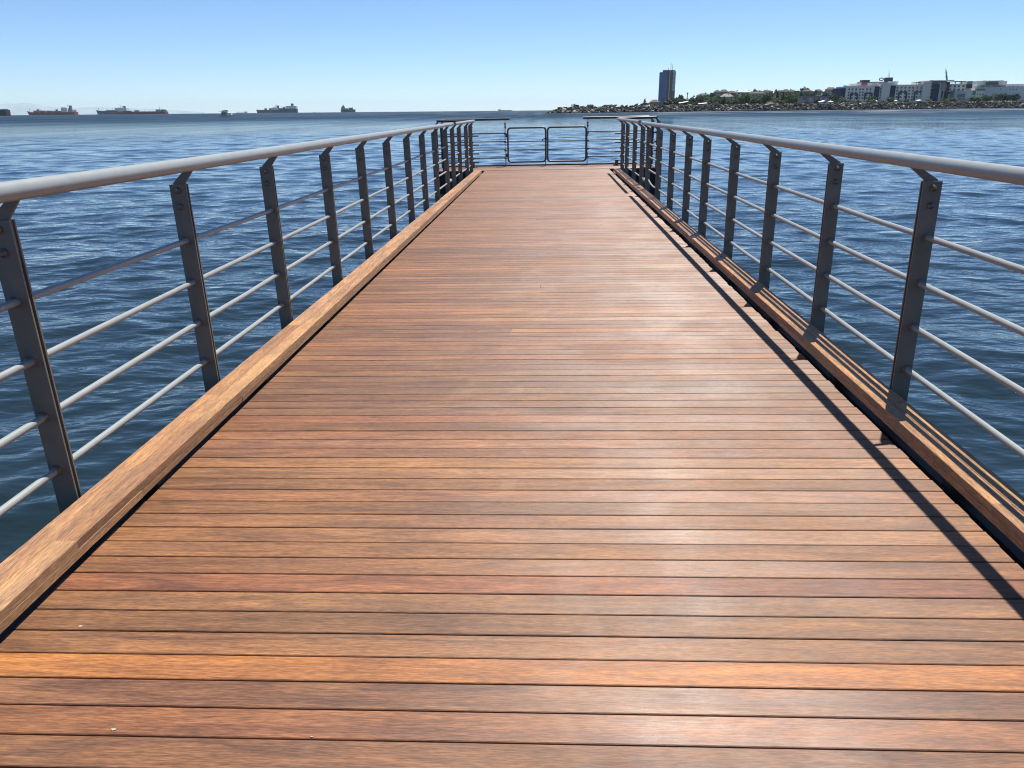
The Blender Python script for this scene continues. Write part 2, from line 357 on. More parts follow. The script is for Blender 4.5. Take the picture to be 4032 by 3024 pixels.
def tone():
    t = random.choice(TONES); s = .72*random.uniform(.74, 1.16); return tuple(c*s*q*random.uniform(.97, 1.03) for c, q in zip(t, (.98, .94, .86)))

pier = thing('pier', 'long timber pier deck of brown planks running out over the sea', 'pier'); PIER.append(pier)
PW = PITCH_P-.0054
i = -33
while True:
    y = GAP0+(i+.5)*PITCH_P
    if y > 21.15: break
    col = tuple(.72*q*r_ for q, r_ in zip(SPEC[i], (.98, .94, .86))) if i in SPEC else tone(); z = random.uniform(-.0008, .0008)
    L = XR-XL; mid = (XR+XL)/2
    if i > 30 and random.random() < .1:
        s = round(random.uniform(.9, 2.4), 1)
        plank(s-.002, PW, .03, M_WOOD, 'plank', pier, (XL+s/2, y, z), 0, col)
        plank(L-s-.002, PW, .03, M_WOOD, 'plank', pier, (XL+s+(L-s)/2, y, z), 0, tone())
    else:
        plank(L+random.choice((0, 0, .01)), PW, .03, M_WOOD, 'plank', pier, (mid+random.uniform(-.003, .003), y, z), 0, col)
    i += 1
for x in (-1.35, -.7, 0, .7, 1.3): MB().box(x-.04, x+.04, -1.6, 21.1, -.19, -.032).build('joist', M_BEAM, pier)
for s, x0, x1 in ((-1, -1.845, -1.71), (1, 1.66, 1.765)):
    MB().box(x0, x1, -1.6, 20.6, -.27, -.03).build('edge_beam', M_BEAM, pier)
for y in (0.5, 5.5, 10.5, 15.5, 19.8):
    MB().box(-1.68, 1.61, y-.15, y+.15, -.55, -.192).build('cross_beam', M_BEAM, pier)
    for x in (-1.3, 1.2):
        MB().tube([(x, y, -.55), (x, y, -4)], .16, 14).build('pile', M_CONC, pier)

# raised kerbs of two boards on two boards
KT = [(.355,.195,.095), (.345,.185,.09), (.32,.167,.08), (.365,.205,.1), (.34,.186,.093), (.29,.148,.074), (.35,.186,.088)]
def kerb(side, xin, xout, label):
    t = thing('timber_kerb', label, 'kerb', (0, 0, 0), 0, 'timber kerbs of the pier'); PIER.append(t)
    wd = abs(xout-xin); wb = round(wd/2-.0008, 4); y1 = 19.95
    for layer, z in ((0, .0665), (1, .1)):
        for row in (0, 1):
            xc = xin+side*(.0004+wb/2+row*(wb+.0016)); y = -1.6-random.random()
            if layer == 1 and side < 0: y = (-.42 if row else -.6)
            while y < y1-.02:
                L = random.choice((.7, 1.1, 1.35, 1.6, 1.9, 2.3))
                if y < 3 and side < 0 and layer == 1: L = 2.9 if row == 0 and y < 0 else L
                e = min(y+L, y1); c = random.choice(KT); s = random.uniform(.92, 1.04)
                plank(e-y-.0015, wb, .0325, M_KERB, 'board', t, (xc+random.uniform(-.0012, .0012), (y+e)/2, z+random.uniform(-.0006, .0006)), math.pi/2, tuple(q*s for q in c))
                y = e
    y = -1.2
    while y < 19.8:
        MB().box(min(xin+side*.02, xout-side*.02), max(xin+side*.02, xout-side*.02), y, y+.07, -.03, .034).build('spacer', M_BLACK, t)
        y += 1.37
kerb(-1, -1.665, -1.845, 'raised timber kerb of tan boards along the left edge of the pier deck')
kerb(1, 1.628, 1.775, 'raised timber kerb along the right edge of the deck, striped by rail shadows')

# ------------------------------------------------------------------ railings
def post_meshes(tag_, h_top, u_rail, z_rail, bottom):
    """local frame: u (X) = outward from the inner edge of the plates, Y along the railing, Z up"""
    b = MB(); pw = .087
    for y0 in (-.016, .008): b.box(0, pw, y0, y0+.008, bottom, h_top)
    post = b.mesh('post', M_POST)
    b = MB()
    b.prism([(.006, h_top-.16), (.07, h_top-.16), (.07, h_top+.006), (u_rail+.028, z_rail-.028), (u_rail-.026, z_rail-.02), (.004, h_top+.006)], -.005, .005)
    br = b.mesh('bracket', M_POST)
    b = MB()
    b.tube([(0, -.035, 0), (0, -.032, 0), (0, -.025, 0), (0, -.0249, 0), (0, -.0165, 0), (0, .0165, 0), (0, .024, 0), (0, .0241, 0), (0, .034, 0)], [.004, .011, .013, .0165, .0165, .0163, .0163, .012, .009], 8)
    bolt = b.mesh('bolt', M_BOLT)
    b = MB(); b.tube([(0, -.036, 0), (0, .036, 0)], .0205, 12)
    col = b.mesh('collar', M_POST)
    return post, br, bolt, col
RZ = (.88, .655, .433, .21); RR = .0146
def add_post(rail, pm, x, y, sign, h_top, rotz=None, lean=0.0, zs=RZ):
    p = link('post', pm[0], rail, None, (x, y, 0), rotz if rotz is not None else (0 if sign > 0 else math.pi))
    p.rotation_euler.y = lean
    link('bracket', pm[1], p)
    for z in (h_top-.031, h_top-.112): link('bolt', pm[2], p, None, (.047, 0, z))
    for z in zs: link('collar', pm[3], p, None, (.055, 0, z))
    return p

def wob(pts, a=.003):
    return [(x+random.uniform(-a, a), y, z+random.uniform(-a, a)) for x, y, z in pts]
def side_railing(side, label, xi, xr, zr, htop, ys, y0, y1, first_y=None, bend=False, rr=.032, lean=0.0):
    t = thing('railing', label, 'railing', (0, 0, 0), 0, 'steel railings of the pier'); PIER.append(t)
    u = side*(xr-xi); pm = post_meshes(label[:6], htop, u, zr, -.24)
    for y in ys: add_post(t, pm, xi, y, side, htop, None, lean)
    xm = xi+side*.055
    b = MB(); pts = [(xr, y0, zr)]+[(xr, y, zr) for y in ys if y0 < y < y1]+[(xr, y1, zr)]
    b.tube(wob(pts, .0012), rr, 20)
    b.build('handrail', M_PAINT, t)
    for k, z in enumerate(RZ):
        pts = [(xm, y0 if y0 < 0 else y0+.15, z)]
        for a, y in enumerate(ys):
            if y0 < y < y1: pts.append((xm, y, z))
            if a+1 < len(ys) and a % 2 == 1: pts.append((xm, (y+ys[a+1])/2, z-.002))
        pts.append((xm, y1-.1, z))
        if bend and k == 3: pts = pts[:-2]+[(xm, ys[-1]-.75, z-.012), (xm, ys[-1]-.4, z+.004), (xm, ys[-1], z+.05)]
        MB().tube(wob(pts, .002), RR, 12).build('rail', M_PAINT, t)
    return t
LY = [-.08, 1.29]+[2.66, 4.05, 5.38, 6.83, 8.15, 9.52, 10.9, 12.25, 13.58, 15.05]
RY = [-.25, 1.1, 2.47]+[3.85, 5.14, 6.51, 7.9, 9.3, 10.48, 11.87, 13.23, 14.66]
LXI, LXR, LZR, LHT = -1.868, -1.838, 1.272, 1.172
RXI, RXR, RZR, RHT = 1.779-.001, 1.727, 1.238, 1.145
side_railing(-1, 'long grey steel railing along the left edge of the pier, nearest the camera', LXI, LXR, LZR, LHT, LY, -.6, 15.5, rr=.034, lean=0.012)
side_railing(1, 'long grey steel railing along the right pier edge, lowest rail bent at far end', RXI, RXR, RZR, RHT, RY, -.6, 14.85, bend=True)
t1 = side_railing(-1, 'short railing section beyond the joint at the far end of the left edge', LXI-.02, LXR-.02, LZR-.002, LHT, [16.25, 17.5, 19.0, 20.05], 16.2, 20.35)
t2 = side_railing(1, 'short railing section beyond the joint at the far end of the right edge', RXI, RXR-.008, RZR+.014, RHT, [15.6, 16.98, 18.6, 19.7], 15.3, 20.1)
for t, x, y in ((t1, LXI-.02-.055, 15.62), (t2, RXI+.055, 15.12)):
    for z in (.88, .21): MB().tube([(x, y-.16, z), (x, y+.16, z)], .031, 14).build('sleeve', M_PAINT, t)

# ------------------------------------------------------------------ landing platform
PL = thing('landing_platform', 'wide landing platform across the far end of the pier with dark timber front', 'platform'); PIER.append(PL)
PX0, PX1, PY0, PY1 = -3.02, 2.93, 21.2, 22.84
i = 0
while PY0+(i+1)*PITCH_P < PY1+.02:
    y = PY0+(i+.5)*PITCH_P; j = random.uniform(-1.6, 1.6)
    for a, b_ in ((PX0, j), (j, PX1)):
        plank(round(b_-a-.003, 2), PW, .03, M_WOOD, 'plank', PL, ((a+b_)/2, y, random.uniform(-.001, .001)), 0, tone())
    i += 1
for k in range(4):
    for a, b_ in ((PX0, -1.9), (1.8, PX1)):
        MB().box(a, b_, PY0+.02+.004*k, PY0+.08, -.03-.16*(k+1)+.006, -.03-.16*k).build('fender_board', M_DARKWOOD, PL)
MB().box(PX0+.02, PX1-.02, PY0+.09, PY1-.05, -1.2, -.035).build('float', M_DARKWOOD, PL)
MB().box(PX0, PX1, PY1-.02, PY1+.04, -.15, .035).build('toe_rail', M_BEAM, PL)

def platform_railing(side, label):
    t = thing('railing', label, 'railing', (0, 0, 0), 0, 'steel railings of the pier'); PIER.append(t)
    xo = -2.9 if side < 0 else 2.82; zt = 1.272 if side < 0 else 1.262
    xg = -1.2 if side < 0 else 1.115; xin = -1.93 if side < 0 else 1.86
    yb, yf = 22.72, 21.28; ht = zt-.095
    pm = post_meshes('p', ht, -.022, zt-.002, -.1)
    for y in (yf+.12, yb-.15): add_post(t, pm, xo+side*.03, y, side, ht)
    add_post(t, pm, xg, yb+.02, 1, ht, math.pi/2)
    add_post(t, pm, xo-side*.75, yb+.02, 1, ht, math.pi/2)
    MB().tube([(xin, yf, zt-.015), (xo, yf, zt), ], .032, 16).build('handrail', M_GATE, t)
    MB().tube([(xo, yf, zt), (xo, yb, zt)], .031, 16).build('handrail', M_GATE, t)
    MB().tube([(xo, yb, zt), (xg-side*.13, yb, zt+.004)], .032, 16).build('handrail', M_GATE, t)
    for z in RZ:
        MB().tube([(xin-side*.1, yf, z), (xo+side*.13, yf, z)], .0165, 10).build('rail', M_GATE, t)
        MB().tube([(xo+side*.085, yf-.05, z+.02), (xo+side*.085, yb+.05, z+.02)], .0158, 10).build('rail', M_PAINT, t)
        MB().tube([(xg, yb+.075, z+.02), (xo+side*.1, yb+.075, z+.02)], .0158, 10).build('rail', M_GATE, t)
    MB().tube([(xo-side*.11, yf-.03, -.25), (xo-side*.09, yf-.03, zt-.1)], .024, 10).build('end_post', M_BEAM, t)
platform_railing(-1, 'dark steel railing around the left half of the far platform, ending at the gate')
platform_railing(1, 'dark steel railing around the right half of the far platform, ending at the gate')

def rrect(x0, x1, z0, z1, y, r, n=6):
    pts = []
    for cx, cz, a0 in ((x1-r, z1-r, 0), (x0+r, z1-r, 90), (x0+r, z0+r, 180), (x1-r, z0+r, 270)):
        for k in range(n+1):
            a = R(a0+90*k/n); pts.append((cx+r*math.cos(a), y, cz+r*math.sin(a)))
    return pts
def gate(x0, x1, hinge_x, label, latch):
    y = 22.74; t = thing('gate', label, 'gate', (0, 0, 0), 0, 'pair of gates at the end of the pier'); PIER.append(t)
    MB().tube(rrect(x0, x1, .115, 1.035, y, .085), .0245, 12, closed=True).build('frame', M_GATE, t)
    for z in (.667, .447): MB().tube([(x0, y, z), (x1, y, z)], .0125, 8).build('bar', M_GATE, t)
    s = 1 if hinge_x > x1 else -1; xe = x1 if s > 0 else x0
    for z in (.30, .84): MB().box(min(xe, hinge_x), max(xe, hinge_x), y-.012, y+.012, z-.05, z+.05).build('hinge', M_GATE, t)
    if latch:
        MB().tube([(x1-.012, y-.032, .5), (x1-.012, y-.032, -.02)], .011, 8).build('drop_bolt', M_BEAM, t)
        MB().tube([(x1-.095, y-.02, .66), (x1-.085, y-.035, .715), (x1-.05, y-.04, .735), (x1+.03, y-.04, .735), (x1+.09, y-.03, .728)], .012, 8).build('chain', M_BEAM, t)
gate(-1.128, -.062, -1.2, 'left leaf of the tubular steel gate, with a chain and drop bolt', True)
gate(-.008, 1.072, 1.115, 'right leaf of the tubular steel gate at the pier end', False)

def bollard(x, y, label):
    t = thing('mooring_bollard', label, 'bollard', (x, y, 0), 0, 'mooring bollards on the platform'); PIER.append(t)
    MB().box(-.11, .11, -.07, .07, 0, .014).build('base_plate', M_BOLL, t)
    MB().tube([(-.02, 0, .012), (-.012, 0, .1), (0, 0, .155)], [.052, .045, .05], 12).build('shaft', M_BOLL, t)
    MB().tube([(.005, 0, .155), (.008, 0, .175)], [.075, .07], 14).build('cap', M_BOLL, t)
    for a in (-.09, .09): MB().tube([(a, -.045, .014), (a, -.045, .026)], .013, 6).build('bolt', M_BOLT, t)
bollard(-2.08, 22.25, 'small rusty mooring bollard on the platform left of the gate')
bollard(1.92, 22.35, 'small rusty mooring bollard on the platform right of the gate')

# small litter on the deck
for px, py, sc in ((318,2467,.9), (447,2873,1.0), (1228,2902,.5), (1055,1443,.6)):
    d = ray(px, py); inv = TILT.inverted(); o3 = inv@CP; dd = inv.to_3x3()@d; p = o3+dd*(-o3.z/dd.z)
    b = MB(); n = 7; a = .0048*sc
    b.extr([(a*random.uniform(.5, 1.4)*math.cos(2*math.pi*k/n)*1.5, a*random.uniform(.4, 1.1)*math.sin(2*math.pi*k/n)) for k in range(n)], 0, .001)
    o = b.build('debris_speck', M_SPECK); o.location = (p.x, p.y, .001); PIER.append(o)
    tag(o, 'tiny pale speck of debris lying on the brown deck planks', 'debris', 'pale specks on the deck')

# ------------------------------------------------------------------ shore: breakwater
RP = [(2150, 500, 444), (2178, 502, 433), (2208, 505, 422), (2300, 512, 420), (2600, 560, 414.5), (3100, 620, 409), (3600, 700, 400.6), (4032, 780, 398), (4700, 890, 394)]
def rp(px):
    for (a, ya, pa), (b, yb, pb) in zip(RP, RP[1:]):
        if px <= b:
            f = (px-a)/(b-a); return ya+(yb-ya)*f, pa+(pb-pa)*f
    return RP[-1][1], RP[-1][2]
BW = thing('breakwater', 'long low breakwater of grey boulders along the far shore', 'breakwater', (T(3100)*620, 620, SL))
bo = BW.location
def crest(px):
    Y, py = rp(px); return max(W(px, py, Y+5).z, SL+.2)
b = MB(); vs = []; fs = []; PXS = list(range(2150, 4701, 25)); n = len(PXS)
for px in PXS:
    Y, py = rp(px); z = crest(px); x = T(px)
    for yy, zz in ((Y-3, SL-2), (Y+5, z-.9), (Y+16, z-.6), (Y+26, SL-2)):
        vs.append((x*yy-bo.x, yy-bo.y, zz-bo.z))
for i in range(n-1):
    for k in range(3): a = i*4+k; fs.append((a, a+4, a+5, a+1))
b.add(vs, fs); b.build('core', plain('rock_rubble', (.035, .032, .028), .95, 0, .35, .6), BW)
def rock_mesh(seed):
    r = np.random.default_rng(seed); phi = (1+5**.5)/2
    v = [(-1,phi,0),(1,phi,0),(-1,-phi,0),(1,-phi,0),(0,-1,phi),(0,1,phi),(0,-1,-phi),(0,1,-phi),(phi,0,-1),(phi,0,1),(-phi,0,-1),(-phi,0,1)]
    f = [(0,11,5),(0,5,1),(0,1,7),(0,7,10),(0,10,11),(1,5,9),(5,11,4),(11,10,2),(10,7,6),(7,1,8),(3,9,4),(3,4,2),(3,2,6),(3,6,8),(3,8,9),(4,9,5),(2,4,11),(6,2,10),(8,6,7),(9,8,1)]
    v = [tuple(np.array(q)/1.9*r.uniform(.72, 1.3)*np.array((1, .8, .62))) for q in v]
    return v, f
ROCKS = [rock_mesh(k) for k in range(7)]
RME = []
for v, f in ROCKS: RME.append(MB().add(v, f).mesh('boulder', M_ROCK))
spots = []
px = 2160.0
while px < 4640:
    Y, py = rp(px); z1 = crest(px); x = T(px); hgt = z1-SL
    rows = max(1, int(round(hgt/.55)))
    for k in range(rows):
        f = (k+random.uniform(.1, .9))/rows
        yy = Y-2+7*f+random.uniform(-.5, .5); s = random.choice((.7, .8, .95, 1.1, 1.3, 1.6))*random.uniform(.8, 1.1)
        g = random.random()
        c = (.42, .40, .36) if g > .94 else ((.155, .147, .128) if g > .74 else ((.062, .059, .051) if g > .3 else (.035, .033, .03)))
        if f < .12: c = (.05, .048, .043)
        spots.append(((x*yy+random.uniform(-1, 1), yy, SL+hgt*f-.3+random.uniform(-.2, .2)), s, c))
    px += 2.0/ (Y*0.00033*1.0) * .42*random.uniform(.8, 1.2)
vis = [q for q in spots if q[0][0]/q[0][1] < T(4050)]
vis_s = sorted(vis, key=lambda q: -(q[1]/q[0][1])); big = set(id(q) for q in vis_s[:290])
MR = {}
def rockstuff(items):
    by = {}
    for q in items: by.setdefault(q[2], []).append(q)
    b = MB(); mats = []
    for mi, (c, qs) in enumerate(by.items()):
        mats.append(plain('loose_rock', c, .9, 0, .35, .9, .2))
        for loc, s, _ in qs:
            v, f = random.choice(ROCKS); a = random.random()*6.28; e = random.uniform(-.5, .5); ca, sa, ce, se = math.cos(a), math.sin(a), math.cos(e), math.sin(e)
            vv = []
            for X, Y, Z in v:
                X, Y = X*ca-Y*sa, X*sa+Y*ca; X, Z = X*ce-Z*se, X*se+Z*ce
                vv.append((loc[0]-bo.x+X*s, loc[1]-bo.y+Y*s, loc[2]-bo.z+Z*s))
            b.add(vv, f, mi)
    tag(b.build('boulders', mats, BW), kind='stuff')
for q in spots:
    if id(q) in big:
        o = link('boulder', random.choice(RME), BW, q[2], Vector(q[0])-bo); o.scale = (q[1],)*3
        o.rotation_euler = (random.uniform(-.5, .5), random.uniform(-.5, .5), random.random()*6.28)
rockstuff([q for q in spots if id(q) not in big])

# ------------------------------------------------------------------ land behind
RIDGE = [(2440, 432), (2500, 424), (2560, 412), (2640, 398), (2700, 388), (2780, 371), (2850, 361), (2950, 360), (3050, 358), (3150, 356), (3300, 358), (3450, 353), (4100, 350), (4400, 356), (4700, 360)]
def lerp(tab, x):
    if x <= tab[0][0]: return tab[0][1]
    for (a, va), (b_, vb) in zip(tab, tab[1:]):
        if x <= b_: return va+(vb-va)*(x-a)/(b_-a)
    return tab[-1][1]
def gz(px, Y):
    Yr, _ = rp(px); z0 = crest(px)-.5; z1 = W(px, lerp(RIDGE, px), 1200).z-5
    f = min(max((Y-Yr-110)/(1150-Yr-110), 0), 1); f = f*f*(3-2*f)
    if px < 2520: z0 = z0+(SL-3-z0)*min(1, max(0, (Y-Yr-18)/12))*min(1, (2520-px)/40)
    return z0+(z1-z0)*f
b = MB(); vs = []; fs = []; cols = list(range(2440, 4721, 30)); nrow = 24
for px in cols:
    Yr, _ = rp(px)
    for k in range(nrow):
        Y = Yr+9+(1800-Yr)*(k/(nrow-1))**1.6; vs.append((T(px)*Y, Y, gz(px, Y)))
for i in range(len(cols)-1):
    for k in range(nrow-1): a = i*nrow+k; fs.append((a, a+nrow, a+nrow+1, a+1))
b.add(vs, fs, 0, True); tag(b.build('ground', M_SOIL), kind='structure')

# ------------------------------------------------------------------ vegetation
def crown_mesh(seed, n, blobs, leaf=.12, name='crown'):
    r = np.random.default_rng(seed); b = MB()
    cen = [(np.array((r.uniform(-.5, .5), r.uniform(-.5, .5), r.uniform(.3, .8))), r.uniform(.26, .42)) for _ in range(blobs)]
    cen.append((np.array((0, 0, .45)), .42))
    for k in range(n):
        c, rad = cen[int(r.integers(len(cen)))]
        d = r.normal(size=3); d /= np.linalg.norm(d); p = c+d*rad*(r.random()**.33)
        nn = d+r.normal(size=3)*.7; nn /= np.linalg.norm(nn); a = np.cross(nn, (0, 0, 1.0)); a /= (np.linalg.norm(a)+1e-6); e = np.cross(nn, a)
        s = leaf*r.uniform(.6, 1.4)
        b.add([p+a*s, p+e*s*.8, p-a*s, p-e*s*.8], [(0, 1, 2, 3)])
    return b.mesh(name, M_LEAF)
CROWN = [crown_mesh(k, 520, 7, .095) for k in range(5)]
BUSH = [crown_mesh(20+k, 460, 6, .1, 'foliage') for k in range(4)]
def cypress_mesh():
    r = np.random.default_rng(3); b = MB()
    for k in range(240):
        z = r.random(); rad = .5*math.sin(math.pi*min(1, .12+z*.88))**.7*(1-.35*z); a = r.random()*6.28
        p = np.array((math.cos(a)*rad*r.uniform(.6, 1), math.sin(a)*rad*r.uniform(.6, 1), z)); s = .09
        t_ = np.array((-math.sin(a), math.cos(a), 0)); u_ = np.array((.2*math.cos(a), .2*math.sin(a), .5))
        b.add([p+t_*s, p+u_*s, p-t_*s, p-u_*s], [(0, 1, 2, 3)])
    return b.mesh('crown', M_LEAF)
CYP = cypress_mesh()
TRK = MB().tube([(0, 0, -.3), (.01, 0, .25), (.03, .02, .5)], [.05, .035, .02], 6).tube([(.01, 0, .25), (.2, .1, .5)], [.025, .01], 5).tube([(.01, 0, .25), (-.18, -.05, .52)], [.025, .01], 5).mesh('trunk', M_TRUNK)
TRK2 = MB().tube([(0, 0, -.3), (0, 0, .6)], [.05, .03], 6).mesh('trunk', M_TRUNK)
GREENS = [(.045,.072,.026), (.055,.088,.03), (.035,.058,.026), (.065,.1,.032), (.04,.066,.032)]
def plant(kind, x0, x1, py_top, Y, label, group=None, col=None, py_bot=None):
    px = (x0+x1)/2; wd = (x1-x0)/FPX*Y*1.06; top = W(px, py_top, Y).z
    bot = W(px, py_bot, Y).z if py_bot else gz(px, Y)
    h = max(top-bot, .6); nm = {'tree': 'tree', 'cypress': 'cypress_tree', 'bush': 'shrub', 'conifer': 'conifer_tree'}[kind]
    t = thing(nm, label, 'tree' if kind != 'bush' else 'shrub', (T(px)*Y, Y, bot), random.random()*6.28, group)
    c = col or random.choice(GREENS); s = random.uniform(.9, 1.1); c = tuple(q*s for q in c)
    if kind == 'tree':
        o = link('crown', random.choice(CROWN), t, c); o.scale = (wd*.62, wd*.62, h*.95); o.location.z = -h*.02
        o = link('trunk', TRK, t); o.scale = (h, h, h)
    elif kind == 'bush':
        o = link('foliage', random.choice(BUSH), t, c); o.scale = (wd*.6, wd*.6, h*.95); o.location.z = -h*.12
        o = link('stem', TRK, t); o.scale = (h*.7, h*.7, h)
    else:
        o = link('crown', CYP, t, c); o.scale = (wd, wd, h*.97)
        o = link('trunk', TRK2, t); o.scale = (h*.5, h*.5, h)
    return t
YG = (.10, .115, .035); DG = (.03, .045, .025); OL = (.085, .085, .038)
# on the breakwater
plant('bush', 2245, 2284, 407, 521, 'leftmost round olive shrub on top of the breakwater, near its tip', col=OL)
plant('bush', 2306, 2348, 408, 525, 'second rounded olive shrub on the breakwater, right of the tip shrub', col=(.1,.1,.04))
plant('bush', 2370, 2402, 411, 535, 'low scrubby shrub on the breakwater crest, left of two scrubs', col=OL)
plant('bush', 2398, 2432, 410, 540, 'low scrubby shrub on the breakwater crest, right of two scrubs', col=OL)
plant('bush', 2495, 2512, 406, 560, 'tiny dark shrub standing alone left of the pointed conifer', col=DG)
plant('conifer', 2530, 2545, 388, 575, 'small dark pointed conifer left of the red roofed beige house', col=DG)
plant('bush', 2518, 2562, 402, 572, 'dark shrub at the foot of the pointed conifer', col=DG)
for k, (a, c, py, Y) in enumerate(((2598,2650,387,640), (2640,2690,380,655), (2655,2690,374,680), (2684,2720,386,660), (2705,2745,381,700), (2735,2780,378,720))):
    plant('tree', a, c, py, Y, ORD[k]+' tree from the left in the green clump below the blue tower', 'trees below the tower', (.06,.08,.035) if k % 2 else (.045,.062,.03))
# row of trees behind the rocks, left to right
row = [(2725,2765,400,660,1), (2775,2800,398,662,1), (2802,2840,384,690,1), (2815,2842,376,705,0), (2838,2858,385,690,2), (2856,2890,391,668,1), (2880,2915,392,668,1), (2898,2932,379,700,1), (2925,2950,372,720,2),
       (2948,2972,391,672,2), (2965,3003,386,690,0), (2990,3040,370,740,2), (3085,3120,368,760,2), (3100,3140,372,745,1), (3118,3142,376,720,1), (3160,3185,396,668,2), (3195,3230,392,690,0), (3260,3300,372,760,2), (3300,3330,390,720,1)]
for k, (a, c, py, Y, g) in enumerate(row):
    plant('tree', a, c, py, Y, ORD[k]+' tree from the left in the band of trees behind the rocky shore', 'band of trees behind the rocks', (DG, (.065,.105,.033), (.038,.062,.027))[g])
plant('bush', 3028, 3095, 384, 640, 'big rounded yellow green bush growing over the rocks at the middle of the shore', col=YG, py_bot=424)
plant('bush', 2803, 2835, 399, 655, 'dry brown bush behind the rocks near the white tents', col=(.13,.085,.06))
plant('cypress', 3048, 3066, 360, 720, 'dark column shaped cypress behind the big yellow green bush', col=(.02,.03,.022))
plant('cypress', 3070, 3087, 362, 725, 'second dark cypress just right of the first behind the big bush', col=(.025,.035,.025))
plant('cypress', 3140, 3158, 361, 720, 'tall dark cypress standing just left of the mural building', col=(.02,.03,.024))
# in front of the hotel
hb = [(3332,3390,392,735,'bush'), (3394,3442,389,740,'bush'), (3400,3446,380,760,'tree'), (3446,3486,394,745,'bush'), (3488,3520,381,750,'tree'), (3534,3575,391,755,'bush'), (3646,3672,390,765,'bush'), (3696,3735,384,775,'bush'), (3728,3766,382,780,'bush'),
      (3806,3858,375,795,'bush'), (3858,3898,372,800,'tree'), (3898,3945,368,805,'tree'), (3940,3972,366,815,'tree'), (3970,4015,364,820,'tree'), (4010,4060,360,830,'tree'), (4060,4120,364,840,'tree')]
for k, (a, c, py, Y, kd) in enumerate(hb):
    plant(kd, a, c, py, Y, ORD[k]+' green bush or tree from the left along the foot of the long grey building', 'bushes in front of the grey buildings', random.choice(((.05,.082,.028), (.065,.1,.03), (.04,.065,.026))), py_bot=hy(px)-2 if False else None)
# conifers and trees on the hill
hl = [(2745,2765,374,850), (2760,2790,372,900), (2788,2815,364,960), (2830,2850,353,1120), (2862,2880,356,1100), (2890,2902,355,1120), (2930,2955,356,1080), (2957,2975,350,1120), (3000,3020,352,1150), (3040,3058,351,1120), (3100,3116,350,1150),
      (3145,3178,344,1120), (3196,3214,352,1000), (3240,3262,348,1000), (3275,3312,346,960), (3312,3330,356,900), (3180,3206,366,860), (3228,3256,362,880)]
for k, (a, c, py, Y) in enumerate(hl):
    plant('tree' if k % 3 else 'conifer', a, c, py, Y, ORD[k]+' dark tree from the left among the houses on the hill', 'dark trees on the hill', random.choice((DG, (.035,.05,.03), (.04,.058,.03))))

def woodland():
    r = random.Random(5); b = MB()
    for k in range(240):
        px = r.uniform(2700, 3330); f = r.random(); Y = 730+f*400
        if px < 2780 and Y > 800: continue
        z = gz(px, Y); h = r.uniform(4, 7)*(1-.45*f); wd = r.uniform(3.5, 6.5); x = T(px)*Y; rr = np.random.default_rng(k)
        for j in range(110):
            d = rr.normal(size=3); d /= np.linalg.norm(d); p = np.array((x, Y, z+h*.55))+d*np.array((wd, wd, h*.45))*rr.random()**.35
            nn = d+rr.normal(size=3)*.6; nn /= np.linalg.norm(nn); a = np.cross(nn, (0, 0, 1.0)); a /= np.linalg.norm(a)+1e-6; e = np.cross(nn, a); s = rr.uniform(.5, 1.0)
            b.add([p+a*s, p+e*s*.8, p-a*s, p-e*s*.8], [(0, 1, 2, 3)])
    o = b.build('woodland', M_LEAF, None, (.045, .072, .03)); tag(o, 'dark mass of trees covering the low hill between the houses', 'woodland', None, 'stuff')
woodland()

# ------------------------------------------------------------------ buildings
WIN = {}
def unit_box(name, mat):
    if (name, mat.name) not in WIN: WIN[(name, mat.name)] = MB().box(-.5, .5, -.5, .5, -.5, .5).mesh(name, mat)
    return WIN[(name, mat.name)]
def bx(parent, name, x0, x1, y0, y1, z0, z1, mat, color=None):
    o = link(name, unit_box(name, mat), parent, color, ((x0+x1)/2, (y0+y1)/2, (z0+z1)/2)); o.scale = (x1-x0, y1-y0, z1-z0); return o
class Bld:
    """a building described by columns and rows of the photograph at one distance; local X right, Z up"""
    def __init__(s, name, label, cat, pxa, pxb, Y, py_bot, group=None, kind=None):
        s.Y = Y; s.pc = (pxa+pxb)/2; s.p0 = W(s.pc, py_bot, Y); s.t = thing(name, label, cat, s.p0, 0, group)
    def L(s, px, py): p = W(px, py, s.Y)-s.p0; return p.x, p.z
    def box(s, name, pa, pb, ptop, pbot, d0, d1, mat, color=None, parent=None):
        pm = (pa+pb)/2; xa, _ = s.L(pa, ptop); xb, _ = s.L(pb, ptop); _, z1 = s.L(pm, ptop); _, z0 = s.L(pm, pbot)
        return bx(s.t, name, xa, xb, d0, d1, z0, z1, mat, color)

